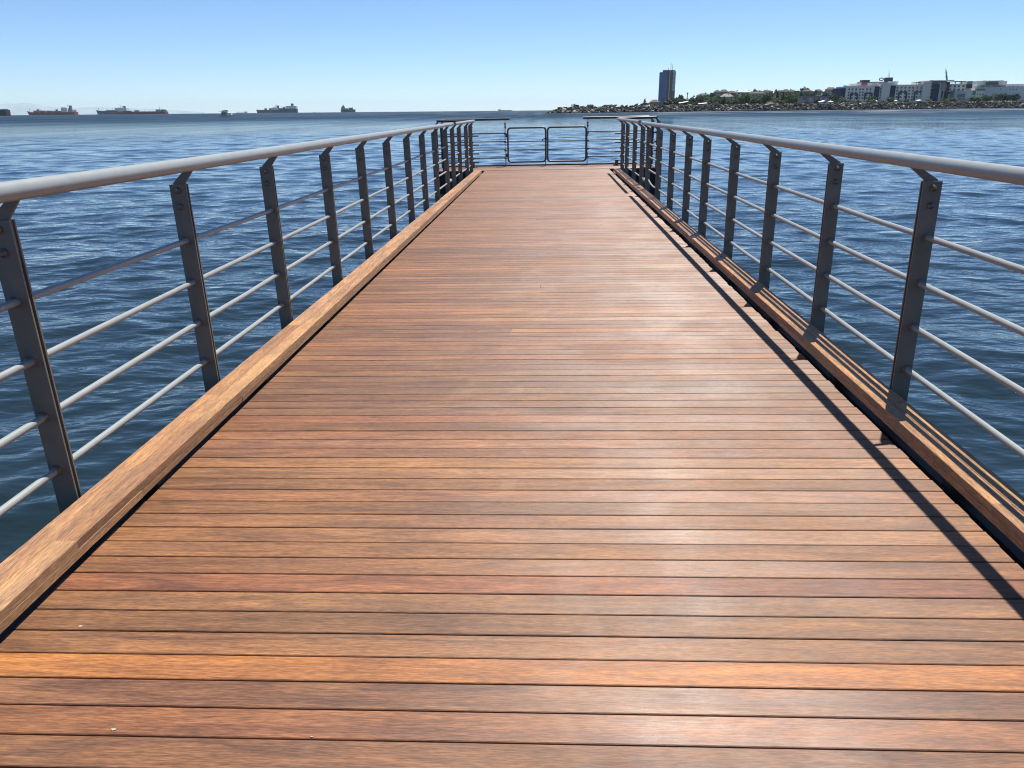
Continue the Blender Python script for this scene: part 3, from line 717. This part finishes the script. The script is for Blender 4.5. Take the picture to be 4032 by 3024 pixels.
def house(pa, pb, ptop, proof, pbot, Y, label, wall, roof, group, nw=3, rows=1, hip=True):
    B = Bld('house', label, 'house', pa, pb, Y, pbot, group)
    xa, zt = B.L(pa, ptop); xb, _ = B.L(pb, ptop); _, zr = B.L((pa+pb)/2, proof); d = max((xb-xa)*.7, 6); zb = min(-6, gz(B.pc, Y)-B.p0.z-3)
    bx(B.t, 'wall', xa, xb, 0, d, zb, zt, M_TINT, wall)
    e = .5; m = MB(); h = max(zr-zt, .4); i_ = (xb-xa)*.28 if hip else .1
    m.add([(xa-e, -e, zt), (xb+e, -e, zt), (xb+e, d+e, zt), (xa-e, d+e, zt), (xa+i_, d/2, zt+h), (xb-i_, d/2, zt+h)],
          [(0, 1, 5, 4), (1, 2, 5), (2, 3, 4, 5), (3, 0, 4), (3, 2, 1, 0)])
    r = m.build('roof', M_ROOF, B.t, roof)
    if (pb-pa) > 40:
        c = MB().box(xa+(xb-xa)*.6, xa+(xb-xa)*.6+.9, d*.4, d*.4+.8, zt, zt+h+1.2).build('chimney', M_TINT, r, wall)
    hh = zt-max(zb, -10)
    for k in range(nw):
        for j in range(rows):
            xx = xa+(xb-xa)*(k+.5)/nw; zz = zt-1.9-j*3.0; ww = min((xb-xa)/nw*.45, 2.0)
            bx(B.t, 'window', xx-ww/2, xx+ww/2, -.06, .06, zz-.7, zz+.7, M_GLASS)
    return B
RED = (.105,.066,.055); BRN = (.08,.062,.054); WHT = (.6,.58,.53); GRY = (.27,.27,.275); BEI = (.32,.28,.235); PAL = (.4,.385,.36)
house(2563, 2596, 402, 392, 412, 590, 'small beige house with brown hipped roof left of the blue tower', BEI, (.12,.075,.058), None, 3, 1)
H = [(2748,2800,376,367,390,1000,BEI,BRN,4,1), (2815,2836,362,354,372,1080,PAL,RED,2,1), (2836,2868,362,352,372,1050,(.3,.24,.2),RED,3,1), (2842,2888,381,368,392,870,GRY,(.25,.24,.24),4,2), (2868,2902,366,358,376,1060,PAL,BRN,3,1), (2903,2930,362,357,372,1080,WHT,WHT,2,1),
     (2932,2958,363,357,372,1070,BEI,(.6,.55,.42),2,1), (2958,3016,368,360,388,900,(.36,.35,.34),BRN,4,3), (2975,3005,361,356,368,1140,PAL,RED,3,1), (3008,3044,360,355,368,1120,BEI,BRN,3,1), (3060,3095,360,354,368,1130,PAL,RED,3,1), (3082,3112,361,351,368,1100,BEI,RED,3,1),
     (3104,3136,362,353,370,1080,WHT,RED,3,1), (3165,3200,359,352,372,1000,(.36,.34,.32),BRN,3,2), (3216,3236,357,351,368,1020,PAL,RED,2,1), (3258,3296,352,343,372,960,(.45,.42,.38),RED,3,2), (3306,3334,356,350,368,940,BEI,RED,2,1)]
for k, (a, c, pt, pr, pb_, Y, wl, rf, nw, rows) in enumerate(H):
    nm = {RED: 'red roofed', BRN: 'brown roofed', WHT: 'white roofed'}.get(rf, 'pale roofed' if rf[0] > .5 else 'grey roofed')
    house(a, c, pt, pr, pb_, Y, ORD[k]+' house from the left on the wooded hill, '+nm, wl, rf, 'houses on the wooded hill', nw, rows)

# blue glass tower
def tower():
    Y = 1500; pb = 400; B = Bld('tower_block', 'tall blue glass tower block rising above trees on the shore', 'tower', 2598, 2664, Y, pb)
    BL = plain('tower_blue_glass', (.04,.125,.33), .35, 0, .12, .05, .5); BR = plain('tower_brown_cladding', (.12,.095,.095), .6, 0, .1, .1); GW = plain('tower_grey_panel', (.5,.52,.54), .5, 0, .08, .1)
    xl, zt = B.L(2599, 284); xm, _ = B.L(2629, 280); xn, _ = B.L(2650, 278); xr, _ = B.L(2664, 279); _, z2 = B.L(2640, 278); zb = -20
    body = MB().extr([(xl+.3, 3.2), (xm, .4), (xn, .4), (xr-.3, 4), (xr-2, 22), (xl+2, 22)], zb, zt-.3).build('body', BR, B.t)
    def panel(name, a, b_, mat, z0, z1, th=.35, f0=0, f1=1):
        d = Vector((b_[0]-a[0], b_[1]-a[1])); n = Vector((d.y, -d.x)).normalized(); p = Vector(a)+d*f0; q = Vector(a)+d*f1
        return MB().extr([tuple(p), tuple(p+n*th), tuple(q+n*th), tuple(q)][::1], z0, z1).build(name, mat, B.t)
    fl = (zt-zb)/32
    A_, B_, C_, D_ = (xl+.3, 3.2), (xm, .4), (xn, .4), (xr-.3, 4)
    panel('glass_face', A_, B_, BL, zb, zt, .3, 0, .97)
    for k in range(3):
        panel('cladding_fin', B_, C_, GW if k == 1 else BR, zb, z2+.5, .9, .08+.32*k, .2+.32*k)
    panel('glass_face', C_, D_, GW, zb+38, z2, .3, .08, .98); panel('glass_face', C_, D_, BR, zb, zb+37.6, .3, .08, .98)
    fb = MB()
    for k in range(1, 32):
        z = zb+fl*k
        for a, b_ in ((A_, B_), (C_, D_)):
            d = Vector((b_[0]-a[0], b_[1]-a[1])); n = Vector((d.y, -d.x)).normalized(); p = Vector(a)+d*.02; q = Vector(a)+d*.96
            fb.extr([tuple(p), tuple(p+n*.42), tuple(q+n*.42), tuple(q)], z-.25, z+.25)
    tag(fb.build('floor_bands', plain('tower_bands', (.06,.08,.12), .4), B.t), kind='stuff')
    MB().extr([(xl+6, 6), (xm+2, 3), (xn, 3), (xr-2, 7), (xr-4, 18), (xl+7, 18)], zt-.3, z2+1.2).build('roof_deck', BR, B.t)
    for f, h in ((.55, 5), (.7, 13), (.8, 11), (.35, 3)):
        x = xl+(xr-xl)*f; MB().tube([(x, 10, z2), (x, 10, z2+h)], .3, 6).build('mast', M_BEAM, B.t)
tower()

# long grey hotel like building in sections, each a block of its own
NAVY = (.014,.03,.085); WALL = (.80,.745,.66); GREYW = (.69,.65,.585); LIGHT = (.85,.82,.76)
def c7(x, y): return 3300+x/3.022, 240+y/3.022
def cb(B, name, x0, x1, y0, y1, d0, d1, mat=None, color=None):
    pa, pt = c7(x0, y0); pb, pbt = c7(x1, y1); return B.box(name, pa, pb, pt, pbt, d0, d1, mat or M_TINT, color)
def wins(B, xs, ys, w=20, h=20, d=-.12, mat=None):
    for x in xs:
        for y, dx in ys:
            cb(B, 'window', x+dx-w/2, x+dx+w/2, y-h/2, y+h/2, d, d+.3, mat or M_GLASS)
def navy_frame(B, x0, x1, y0, y1):
    cb(B, 'navy_frame', x0, x1, y0, y0+14, -.9, -.02, None, NAVY); cb(B, 'navy_frame', x0, x0+14, y0+14, y1, -.9, -.02, None, NAVY); cb(B, 'navy_frame', x1-14, x1, y0+14, y1, -.9, -.02, None, NAVY)
def hotel():
    Y = 800
    B = Bld('building', 'grey building with navy end strip and dark roof boxes, leftmost of the row', 'building', 3320, 3512, Y, 398, 'grey buildings by the shore')
    cb(B, 'wall', 108, 440, 300, 500, 0, 30, None, WALL); cb(B, 'end_wall', 66, 108, 322, 500, 3, 30, None, NAVY)
    cb(B, 'parapet', 105, 440, 293, 303, -.4, 1.5, None, LIGHT)
    wins(B, (130, 172, 214, 262, 297, 343, 385), ((338, 2), (375, -2), (408, -5), (442, -9)), 20, 21)
    navy_frame(B, 143, 236, 384, 470); navy_frame(B, 313, 408, 378, 462)
    cb(B, 'stair_strip', 440, 492, 305, 500, -1.2, 10, None, NAVY); cb(B, 'stair_tower', 492, 522, 300, 500, -.3, 20, None, WALL)
    wins(B, (510,), ((332, 3), (368, 0), (404, -3), (440, -6)), 22, 24, -.5)
    cb(B, 'stair_tower', 522, 618, 268, 500, -2.5, 20, None, GREYW)
    cb(B, 'penthouse', 250, 640, 262, 297, 8, 25, None, (.5,.5,.5)); cb(B, 'roof_slab', 330, 640, 243, 262, 10, 22, None, (.28,.25,.26))
    cb(B, 'awning', 316, 380, 266, 292, 6, 7.9, None, (.2,.045,.04)); cb(B, 'terrace', 640, 750, 240, 290, 6, 22, None, LIGHT)
    cb(B, 'roof_box', 336, 424, 222, 245, 9, 16, None, (.03,.04,.07)); cb(B, 'roof_box', 632, 704, 192, 244, 9, 16, None, (.03,.04,.07))
    cb(B, 'canopy', 480, 650, 260, 270, -3, 4, None, (.75,.75,.74)); cb(B, 'roof_hut', 110, 168, 288, 303, 4, 10, None, LIGHT)
    for x, y in ((678, 105), (662, 140)):
        a = c7(x, y); b_ = c7(x-4, 192); xa, za = B.L(*a); xb, zb = B.L(*b_); MB().tube([(xb, 12, zb), (xa, 12, za)], .18, 6).build('antenna', M_WHITE, B.t)
    cx_, cz_ = B.L(*c7(571, 213)); r = 22/3.022/FPX*Y
    MB().tube([(cx_+r*math.cos(q*math.pi/9), 11, cz_+r*.62*math.sin(q*math.pi/9)) for q in range(18)], .45, 6, closed=True).build('ring_emblem', M_BEAM, B.t)

    B = Bld('building', 'grey building with navy door shaped frames, second in the shore row', 'building', 3510, 3640, Y+4, 397, 'grey buildings by the shore')
    cb(B, 'end_wall', 628, 684, 298, 490, -1, 24, None, NAVY); cb(B, 'wall', 684, 1022, 288, 490, 0, 28, None, WALL)
    cb(B, 'parapet', 690, 1022, 281, 290, -.4, 1.5, None, LIGHT); cb(B, 'roof_hut', 820, 838, 270, 283, 2, 6, None, LIGHT)
    wins(B, (704, 752, 800, 850, 890, 942, 990), ((318, 3), (353, 0), (390, -3), (428, -7)), 21, 22)
    navy_frame(B, 718, 822, 364, 468); navy_frame(B, 906, 1000, 361, 468)
    wins(B, (838, 878), ((462, 0),), 22, 26, -.2)
    cb(B, 'pergola', 942, 1022, 252, 257, 2, 9, None, (.1,.1,.11))
    for x in (952, 982, 1014): cb(B, 'pergola_post', x-2, x+2, 257, 283, 3, 3.6, None, (.1,.1,.11))

    B = Bld('building', 'tall grey block with a navy strip and white roof canopy, mid row', 'building', 3638, 3740, Y+2, 397, 'grey buildings by the shore')
    cb(B, 'wall', 1016, 1108, 242, 490, -1.5, 26, None, GREYW); cb(B, 'wall', 1090, 1128, 282, 490, -.8, 20, None, WALL)
    wins(B, (1110,), ((305, 2), (347, -1), (386, -4), (425, -8)), 26, 28, -1)
    cb(B, 'stair_strip', 1124, 1200, 276, 490, -2.5, 15, None, NAVY); cb(B, 'wall', 1196, 1300, 262, 490, 0, 26, None, GREYW)
    cb(B, 'cladding_panel', 1234, 1296, 262, 345, -.5, -.05, None, (.36,.31,.31))
    cb(B, 'side_strip', 1298, 1326, 250, 490, -1.4, 20, None, (.03,.033,.04))
    for x in (1242, 1276): cb(B, 'dark_panel', x-9, x+9, 352, 465, -.6, -.05, None, (.025,.03,.05))
    cb(B, 'glazed_floor', 1108, 1300, 240, 272, 1, 20, M_GLASS); cb(B, 'canopy', 1080, 1360, 229, 240, -4, 22, None, (.7,.7,.7)); cb(B, 'canopy_fascia', 1112, 1290, 233, 242, -4.6, -4.05, None, (.8,.8,.79))

    B = Bld('building', 'grey block with flat dark roof overhang and a low stepped front wing', 'building', 3740, 3835, Y+6, 396, 'grey buildings by the shore')
    cb(B, 'wall', 1326, 1532, 270, 490, 0, 26, None, WALL)
    wins(B, (1335, 1388, 1438, 1490), ((301, 3), (341, -2)), 24, 24); wins(B, (1325,), ((381, 0),), 24, 24)
    cb(B, 'roof_overhang', 1380, 1500, 241, 249, -3, 14, None, (.05,.05,.06)); 
    for x in (1400, 1470): cb(B, 'roof_post', x-2, x+2, 249, 272, 0, 1, None, (.1,.1,.1))
    cb(B, 'stair_tower', 1536, 1600, 240, 490, -1, 14, None, (.5,.47,.43)); cb(B, 'navy_box', 1524, 1582, 278, 325, -3, -1.05, None, NAVY)
    cb(B, 'low_wing', 1342, 1470, 357, 490, -8, -.3, None, (.46,.46,.45)); cb(B, 'low_wing', 1470, 1606, 352, 490, -6, -1.1, None, GREYW)
    cb(B, 'balcony', 1374, 1458, 397, 432, -8.6, -8.05, M_GLASS); cb(B, 'window', 1568, 1600, 360, 405, -6.4, -6.05, M_GLASS)
    wins(B, (1392, 1440), ((455, 0),), 30, 18, -8.3)

    B = Bld('building', 'ship like stepped pale grey building at the right end of the shore', 'building', 3830, 4100, Y+20, 392, 'grey buildings by the shore')
    cb(B, 'wall', 1740, 2420, 302, 470, 0, 34, None, (.68,.66,.62)); cb(B, 'wall', 1604, 1740, 352, 470, -2, 26, None, (.72,.7,.65))
    cb(B, 'wall', 1640, 1745, 308, 352, 1, 24, None, (.72,.7,.66)); cb(B, 'upper_floor', 1690, 2042, 238, 302, 4, 26, None, (.7,.68,.63))
    cb(B, 'terrace', 1688, 1990, 288, 303, -1.2, 4, None, (.5,.5,.48)); cb(B, 'glazed_floor', 1790, 1930, 246, 290, 2.5, 3.9, M_GLASS)
    cb(B, 'canopy', 1780, 1942, 236, 244, -3, 8, None, (.8,.8,.79)); cb(B, 'roof_slab', 1745, 1992, 231, 238, 3, 26, None, (.5,.5,.5)); cb(B, 'upper_floor', 2040, 2420, 272, 302, 2, 26, None, (.72,.7,.66))
    cb(B, 'terrace', 1642, 1735, 334, 352, -2.6, 1, M_GLASS)
    wins(B, (1646, 1680, 1715), ((398, 0),), 16, 14, -2.2); wins(B, (2050, 2086, 2124), ((337, 0),), 16, 10, -.1); wins(B, (1936,), ((337, 0),), 12, 12, -.1)
    wins(B, (1720, 1780, 1850, 1900), ((296, 0),), 40, 9, -1.5); wins(B, (2040, 2086, 2140), ((299, 0),), 18, 9, -.1); wins(B, (2260, 2300, 2340), ((330, 0),), 16, 10, -.1)
hotel()

# minaret behind the building
def minaret():
    Y = 1100; pa = c7(1262, 228); pb = c7(1281, 84); p0 = W(pa[0], 380, Y); t = thing('minaret', 'slender grey minaret rising behind the grey buildings', 'minaret', p0)
    G = plain('minaret_stone', (.26,.24,.26), .8)
    z0 = (W(*pa, Y)-p0).z; z1 = (W(*pb, Y)-p0).z; h = z1-z0; x1 = (W(*pb, Y)-p0).x
    def at(f): return (x1*f, 0, z0+h*f)
    MB().tube([(0, 0, -8), at(0), at(.62)], [1.25, 1.1, .8], 10).build('shaft', G, t); MB().tube([at(.24), at(.27), at(.29)], [1.1, 1.7, 1.7], 10).build('balcony', G, t)
    MB().tube([at(.62), at(.9), at(1)], [.9, .3, .1], 10).build('spire', G, t)
minaret()
def pole():
    Y = 720; a = (2707, 366); p0 = W(2706, 392, Y); t = thing('lamp_mast', 'thin dark mast standing among trees right of the blue tower', 'mast', p0)
    MB().tube([(0, 0, -4), (W(*a, Y)-p0)], [.35, .3], 8).build('shaft', M_BEAM, t); q = W(*a, Y)-p0
    MB().box(q.x-.55, q.x+.55, -.5, .5, q.z-.6, q.z+.3).build('head', M_BEAM, t)
pole()
# building with painted front
def mural():
    Y = 690; B = Bld('mural_building', 'long low building whose front carries a colourful painted mural', 'building', 3160, 3268, Y, 408)
    f = lambda x, y: (2700+x/3.16, 300+y/3.16)
    def p(name, x0, x1, y0, y1, d0, d1, col, mat=None):
        a = f(x0, y0); c = f(x1, y1); return B.box(name, a[0], c[0], a[1], c[1], d0, d1, mat or M_TINT, col)
    p('wall', 1452, 1715, 262, 345, 0, 12, (.32,.30,.29)); p('wall', 1715, 1790, 258, 345, 1, 12, (.33,.31,.3)); p('roof', 1448, 1720, 248, 262, -1, 13, (.28,.2,.18)); p('roof', 1720, 1795, 250, 258, 0, 13, (.26,.2,.18))
    cs = [(.32,.16,.12), (.12,.2,.42), (.45,.47,.55), (.5,.3,.25), (.42,.42,.45), (.14,.13,.14), (.38,.42,.5), (.1,.16,.38), (.35,.3,.35), (.55,.55,.58)]
    x = 1458; k = 0; rr = random.Random(4)
    while x < 1708:
        w_ = rr.choice((16, 22, 28, 34)); e = min(x+w_, 1710); y = 266; 
        while y < 340:
            hh = rr.choice((22, 34, 74)); p('mural_panel', x, e-1, y, min(y+hh, 342)-1, -.12, -.02, rr.choice(cs)); y += hh
        x = e
    for x0, x1, c in ((1722, 1738, (.45,.3,.28)), (1740, 1762, (.5,.52,.58)), (1764, 1784, (.15,.24,.45))): p('mural_panel', x0, x1, 264, 318, .85, .98, c)
mural()
def tent(px, pa, pb, pt, pbot, Y, label):
    B = Bld('tent', label, 'tent', pa, pb, Y, pbot, 'white tents on the shore'); xa, z = B.L(pa, pbot); xb, _ = B.L(pb, pbot); _, zt = B.L(px, pt); d = xb-xa; m = zt*.38
    xm = (xa+xb)/2
    b = MB(); b.add([(xa, 0, m), (xb, 0, m), (xb, d, m), (xa, d, m), (xm, d/2, zt), (xm-d*.16, d*.34, m+zt*.25), (xm+d*.16, d*.34, m+zt*.25), (xm+d*.16, d*.66, m+zt*.25), (xm-d*.16, d*.66, m+zt*.25)],
          [(0,1,6,5), (1,2,7,6), (2,3,8,7), (3,0,5,8), (5,6,4), (6,7,4), (7,8,4), (8,5,4)]); b.build('canopy', M_WHITE, B.t)
    for x in (xa+.1, xb-.1):
        for y in (.1, d-.1): MB().tube([(x, y, -1.5), (x, y, m)], .08, 6).build('pole', M_WHITE, B.t)
tent(3273, 3263, 3283, 395, 405, 645, 'white pointed tent right of the mural building')
tent(3451, 3447, 3456, 393, 401, 735, 'small white pointed tent between bushes before the grey building')
tent(3528, 3522, 3534, 392, 400, 745, 'small white pointed tent right of the tall round tree before the buildings')
def canopy(pa, pb, pt, pbot, Y, label):
    B = Bld('canopy_shelter', label, 'shelter', pa, pb, Y, pbot); xa, z = B.L(pa, pbot); xb, zt = B.L(pb, pt); d = 5
    MB().add([(xa, 0, zt*.45), (xb, 0, zt), (xb, d, zt+.4), (xa, d, zt*.45+.4), (xa, 0, zt*.45-.2), (xb, 0, zt-.2), (xb, d, zt+.2), (xa, d, zt*.45+.2)], [(0,1,2,3), (7,6,5,4), (0,4,5,1), (2,6,7,3), (1,5,6,2), (3,7,4,0)]).build('sheet', M_WHITE, B.t)
    for x in (xa+.3, xb-.3): MB().box(x-.1, x+.1, 1, 1.2, -2, zt*.5).build('pole', M_WHITE, B.t)
canopy(2675, 2711, 400, 411, 612, 'white slanted canopy below trees right of the tower')
canopy(2752, 2786, 406, 411, 618, 'low white shelter sheet behind the rocks left of the dry bush')
canopy(3228, 3250, 397, 406, 640, 'small white slide like canopy before the mural building')
canopy(3613, 3630, 394, 398, 745, 'small white flat canopy between bushes in front of the grey buildings')

# ------------------------------------------------------------------ ships
def ship(label, pa, pb, py_deck, py_bow, py_water, Y, hull, bow_left, group='ships at anchor', boot=None, blocks=(), poles=(), stern_rake=.01, name='cargo_ship', dz=None):
    """blocks: (part, u0, u1, row_top, row_bottom, colour, width factor) with u along the image, 0 = left end of the hull"""
    p0 = W((pa+pb)/2, py_water, Y); p0.z = SL-drop(p0.length)
    t = thing(name, label, 'ship', p0, 0, group)
    X = lambda px: W(px, py_deck, Y).x-p0.x
    Z = lambda py: (py_water-py)/FPX*Y*.94
    xa, xb = X(pa), X(pb); L = xb-xa; beam = L*.17
    zd, zb = Z(py_deck), Z(py_bow); st = []
    N = 14
    for i in range(N+1):
        u = i/N; f = u if bow_left else 1-u                     # f = 0 at the bow
        wd = beam/2*(min(1, (f/.16))**.6 if f < .16 else 1)*(1 if f < .93 else 1-.18*(f-.93)/.07)
        zt = zd+(zb-zd)*max(0, 1-f/.13) if f < .13 else zd
        rake = L*.035*max(0, 1-f/.1)
        st.append((xa+L*u, max(wd, .2), zt, rake*(1 if bow_left else -1), stern_rake))
    b = MB(); vs = []
    for x, wd, zt, rk, _ in st:
        vs += [(x, -wd, zt), (x, wd, zt), (x+rk, -wd*.93, -1.5), (x+rk, wd*.93, -1.5)]
    fs = []
    for i in range(N):
        a = i*4; c = a+4
        fs += [(a, a+2, c+2, c), (a+1, c+1, c+3, a+3), (a, c, c+1, a+1)]
    fs += [(0, 1, 3, 2), (N*4, N*4+2, N*4+3, N*4+1)]
    b.add(vs, fs); b.build('hull', M_SHIP, t, hull)
    if boot: 
        h = boot; MB().box(xa+L*h[0], xa+L*h[1], -beam/2-.05, beam/2+.05, -1, zd*.75).build('hull_panel', M_SHIP, t, h[2])
    for nm, u0, u1, r0, r1, col, wf in blocks:
        bx(t, nm, xa+L*u0, xa+L*u1, -beam/2*wf, beam/2*wf, min(Z(r1), zd-.2), Z(r0), M_SHIP, col)
    for u, r0, r1 in poles:
        x = xa+L*u; MB().tube([(x, 0, Z(r1)-.3), (x, 0, Z(r0))], Y*.00022, 6).build('mast', M_SHIP, t, (.25,.25,.26))
    return t
MAR = (.21,.04,.034); NVY = (.03,.04,.085); WS = (.82,.81,.78); BRO = (.22,.14,.09); DK = (.03,.03,.035); OLV = (.1,.11,.07)
ship('dark hulled ship cut off by the left edge of the picture', -170, 28, 424, 423, 446, 1500, (.03,.025,.03), True, blocks=(('deck_house', .86, .97, 421, 424, OLV, .8), ('deck_gear', .9, .99, 420.5, 424, (.04,.07,.04), .5)))
ship('red brown tanker with tanks on deck and pale bridge at its right end', 104, 298, 431, 426, 441.5, 2600, MAR, True, poles=((.065, 417, 427), (.845, 401, 412), (.3, 419, 431), (.62, 419, 431)),
     blocks=(('deck_gear', .16, .27, 424, 431, BRO, .5), ('cargo_tank', .30, .41, 424.5, 431, (.3,.2,.13), .7), ('cargo_tank', .44, .56, 425, 431, (.26,.19,.13), .7), ('deck_gear', .58, .76, 426, 431, BRO, .5), ('deck_gear', .22, .25, 419, 425, BRO, .2), ('deck_gear', .6, .63, 420, 427, BRO, .2),
             ('bridge', .765, .87, 412, 431, WS, .95), ('bridge_wing', .76, .88, 415, 417, WS, 1.15), ('aft_house', .87, .97, 422, 431, (.4,.36,.33), .8), ('funnel', .885, .92, 406, 423, (.12,.12,.14), .3), ('lifeboat', .93, .985, 425, 428, (.4,.15,.08), .3)))
ship('grey blue tanker with a rust coloured patch, partly behind the low maroon tanker', 377, 512, 427.5, 424, 441, 3000, (.07,.08,.11), True, boot=(.36, .8, (.16,.06,.06)), poles=((.08, 415, 424), (.35, 418, 427), (.5, 417, 427), (.73, 406, 416)),
     blocks=(('deck_gear', .3, .6, 425, 428, OLV, .4), ('bridge', .64, .93, 417, 428, WS, .9), ('bridge_wing', .6, .8, 417, 419.5, WS, 1.1), ('bridge', .68, .84, 414, 417.5, WS, .7), ('funnel', .8, .87, 410, 416, DK, .3)))
ship('low maroon tanker with its small bridge far to the right', 460, 655, 432, 429, 440.5, 2500, MAR, True, poles=((.25, 426, 432), (.45, 425, 432), (.56, 427, 432), (.865, 411, 424)),
     blocks=(('deck_gear', .13, .8, 430, 432.5, (.12,.1,.08), .4), ('crane', .36, .44, 425, 426.2, (.4,.33,.2), .2), ('crane', .43, .44, 426, 431, (.4,.33,.2), .2), ('bridge', .815, .9, 423, 433, (.35,.31,.29), .8), ('aft_house', .9, .985, 427, 433, (.2,.16,.15), .8), ('funnel', .905, .94, 423, 428, (.1,.1,.11), .3), ('lifeboat', .945, .985, 423.5, 426, DK, .25)))
ship('tiny pale ship with deck cranes far away behind the fishing boat', 927, 973, 435.8, 435, 438, 6500, (.35,.37,.4), True, poles=((.2, 431, 436), (.35, 431.5, 436), (.55, 431.5, 436), (.7, 431, 436)), blocks=(('bridge', .8, .98, 432, 436, (.4,.4,.42), .9),))
ship('long navy tanker with its bow to the left, behind a second navy tanker', 1008, 1100, 427, 424.5, 437.5, 3400, NVY, True, poles=((.08, 418.5, 425), (.84, 407, 415)), blocks=(('deck_gear', .1, .8, 425.8, 427.2, OLV, .4), ('crane', .36, .46, 420, 421, OLV, .2), ('crane', .4, .42, 421, 427, OLV, .2), ('crane', .56, .66, 420, 421, OLV, .2), ('crane', .6, .62, 421, 427, OLV, .2),
     ('bridge', .76, .97, 416.5, 427.2, WS, .9), ('bridge_wing', .7, .9, 417.5, 419, WS, 1.1), ('funnel', .9, .985, 410, 417, DK, .4)))
ship('broad navy tanker seen at its stern, with a tall white bridge', 1094, 1170, 422, 422.5, 437.5, 3100, (.045,.05,.07), True, poles=((.17, 412, 423), (.32, 414, 422), (.72, 401, 411)), blocks=(('deck_gear', .05, .5, 420, 422.2, OLV, .4), ('crane', .26, .36, 415, 416, OLV, .2), ('crane', .3, .33, 416, 422, OLV, .2), ('bridge', .54, .99, 415, 423, WS, .95), ('bridge', .62, .92, 411, 415.5, WS, .8), ('bridge_wing', .43, .99, 412.2, 413.8, WS, 1.15), ('funnel', .7, .82, 403, 412, DK, .4)))
ship('tiny distant ship on the horizon between the navy tankers and the red grey tanker', 1234, 1241, 434.6, 434.4, 436.2, 8000, (.4,.42,.45), True, blocks=(('bridge', .5, .9, 433.5, 435, (.4,.42,.45), .9),))
ship('tanker with dark stern and reddish grey bow, alone left of the middle', 1342, 1399, 426, 425, 436, 3100, (.05,.05,.06), False, boot=(.54, .985, (.17,.12,.13)), poles=((.2, 408, 417), (.82, 415, 425)), blocks=(('bridge', .03, .28, 417, 427, (.3,.3,.31), .9), ('bridge', .1, .26, 413, 417.5, (.3,.3,.31), .7), ('funnel', .14, .22, 410, 414, DK, .4), ('deck_house', .28, .52, 421, 426, (.28,.29,.28), .7), ('deck_gear', .55, .85, 423, 426, OLV, .5), ('crane', .56, .8, 419, 420, OLV, .2)))
ship('small grey ship on the horizon above the left platform railing', 1961, 2016, 429, 428.8, 431.4, 6000, (.22,.25,.3), False, blocks=(('bridge', .02, .2, 426, 429.2, (.3,.33,.37), .9),))

def fishing_boat():
    Y = 380; pa, pb = 864, 916; yw = 455; p0 = W(890, yw, Y); p0.z = SL-drop(Y)
    t = thing('fishing_boat', 'small white fishing boat with dark cabin motoring left of the navy tankers', 'boat', p0)
    X = lambda px: W(px, 440, Y).x-p0.x; Z = lambda py: (yw-py)/FPX*Y*.94
    xa, xb = X(pa), X(pb); L = xb-xa; b = MB(); vs = []; N = 10
    for i in range(N+1):
        u = i/N; wd = 1.1*(1 if u < .6 else max(.06, 1-((u-.6)/.4)**2)); zt = Z(449)+(Z(444)-Z(449))*max(0, (u-.55)/.45)**1.5
        vs += [(xa+L*u, -wd, zt), (xa+L*u, wd, zt), (xa+L*(u*.96), -wd*.7, -.3), (xa+L*(u*.96), wd*.7, -.3)]
    fs = []
    for i in range(N): a = i*4; c = a+4; fs += [(a, a+2, c+2, c), (a+1, c+1, c+3, a+3), (a, c, c+1, a+1)]
    fs += [(0, 1, 3, 2), (N*4, N*4+2, N*4+3, N*4+1)]; b.add(vs, fs); b.build('hull', M_SHIP, t, (.75,.76,.74))
    bx(t, 'bow_deck', X(893), X(912), -.8, .8, Z(447), Z(439.5), M_SHIP, (.85,.85,.83)); bx(t, 'cabin', X(873), X(893), -.8, .8, Z(449), Z(435), M_SHIP, (.38,.33,.28))
    for k in range(3): bx(t, 'window', X(876+8*k), X(881+8*k), -.84, -.79, Z(441), Z(436.5), M_GLASS)
    bx(t, 'cabin_roof', X(866), X(897), -.95, .95, Z(434.2), Z(432.8), M_SHIP, (.3,.3,.28)); bx(t, 'wheelhouse', X(876), X(886), -.6, .6, Z(432.8), Z(429), M_SHIP, (.14,.1,.08)); bx(t, 'gear_pile', X(888), X(897), -.5, .5, Z(433), Z(428.5), M_SHIP, (.07,.06,.05))
    MB().tube([(X(884), 0, Z(430)), (X(884), 0, Z(424))], .05, 6).build('mast', M_SHIP, t, (.3,.3,.3))
fishing_boat()
def buoy(px, py, Y, label):
    p = W(px, py, Y); p.z = SL; t = thing('buoy', label, 'buoy', p)
    MB().tube([(0, 0, -.3), (0, 0, .3), (0, 0, .8)], [.5, .55, .25], 10).build('float', M_WHITE, t); MB().tube([(0, 0, .8), (0, 0, 1.3)], .08, 6).build('rod', M_WHITE, t)
buoy(1373, 439, 900, 'small white buoy floating before the tanker with the reddish bow')

# ------------------------------------------------------------------ the pier's tilt
bpy.context.view_layer.update()
for o in PIER: o.matrix_world = TILT @ o.matrix_world

# ------------------------------------------------------------------ air
def haze():
    b = MB(); b.box(-25000, 12000, -300, 27000, -125, 300)
    m = bpy.data.materials.new('sea_haze'); m.use_nodes = True; t = m.node_tree; t.nodes.clear()
    o = t.nodes.new('ShaderNodeOutputMaterial'); v = t.nodes.new('ShaderNodeVolumePrincipled')
    v.inputs['Color'].default_value = (.72, .89, 1, 1); v.inputs['Density'].default_value = 3.2e-5; v.inputs['Anisotropy'].default_value = .2
    t.links.new(v.outputs[0], o.inputs['Volume'])
    tag(b.build('haze', m), kind='stuff')
haze()
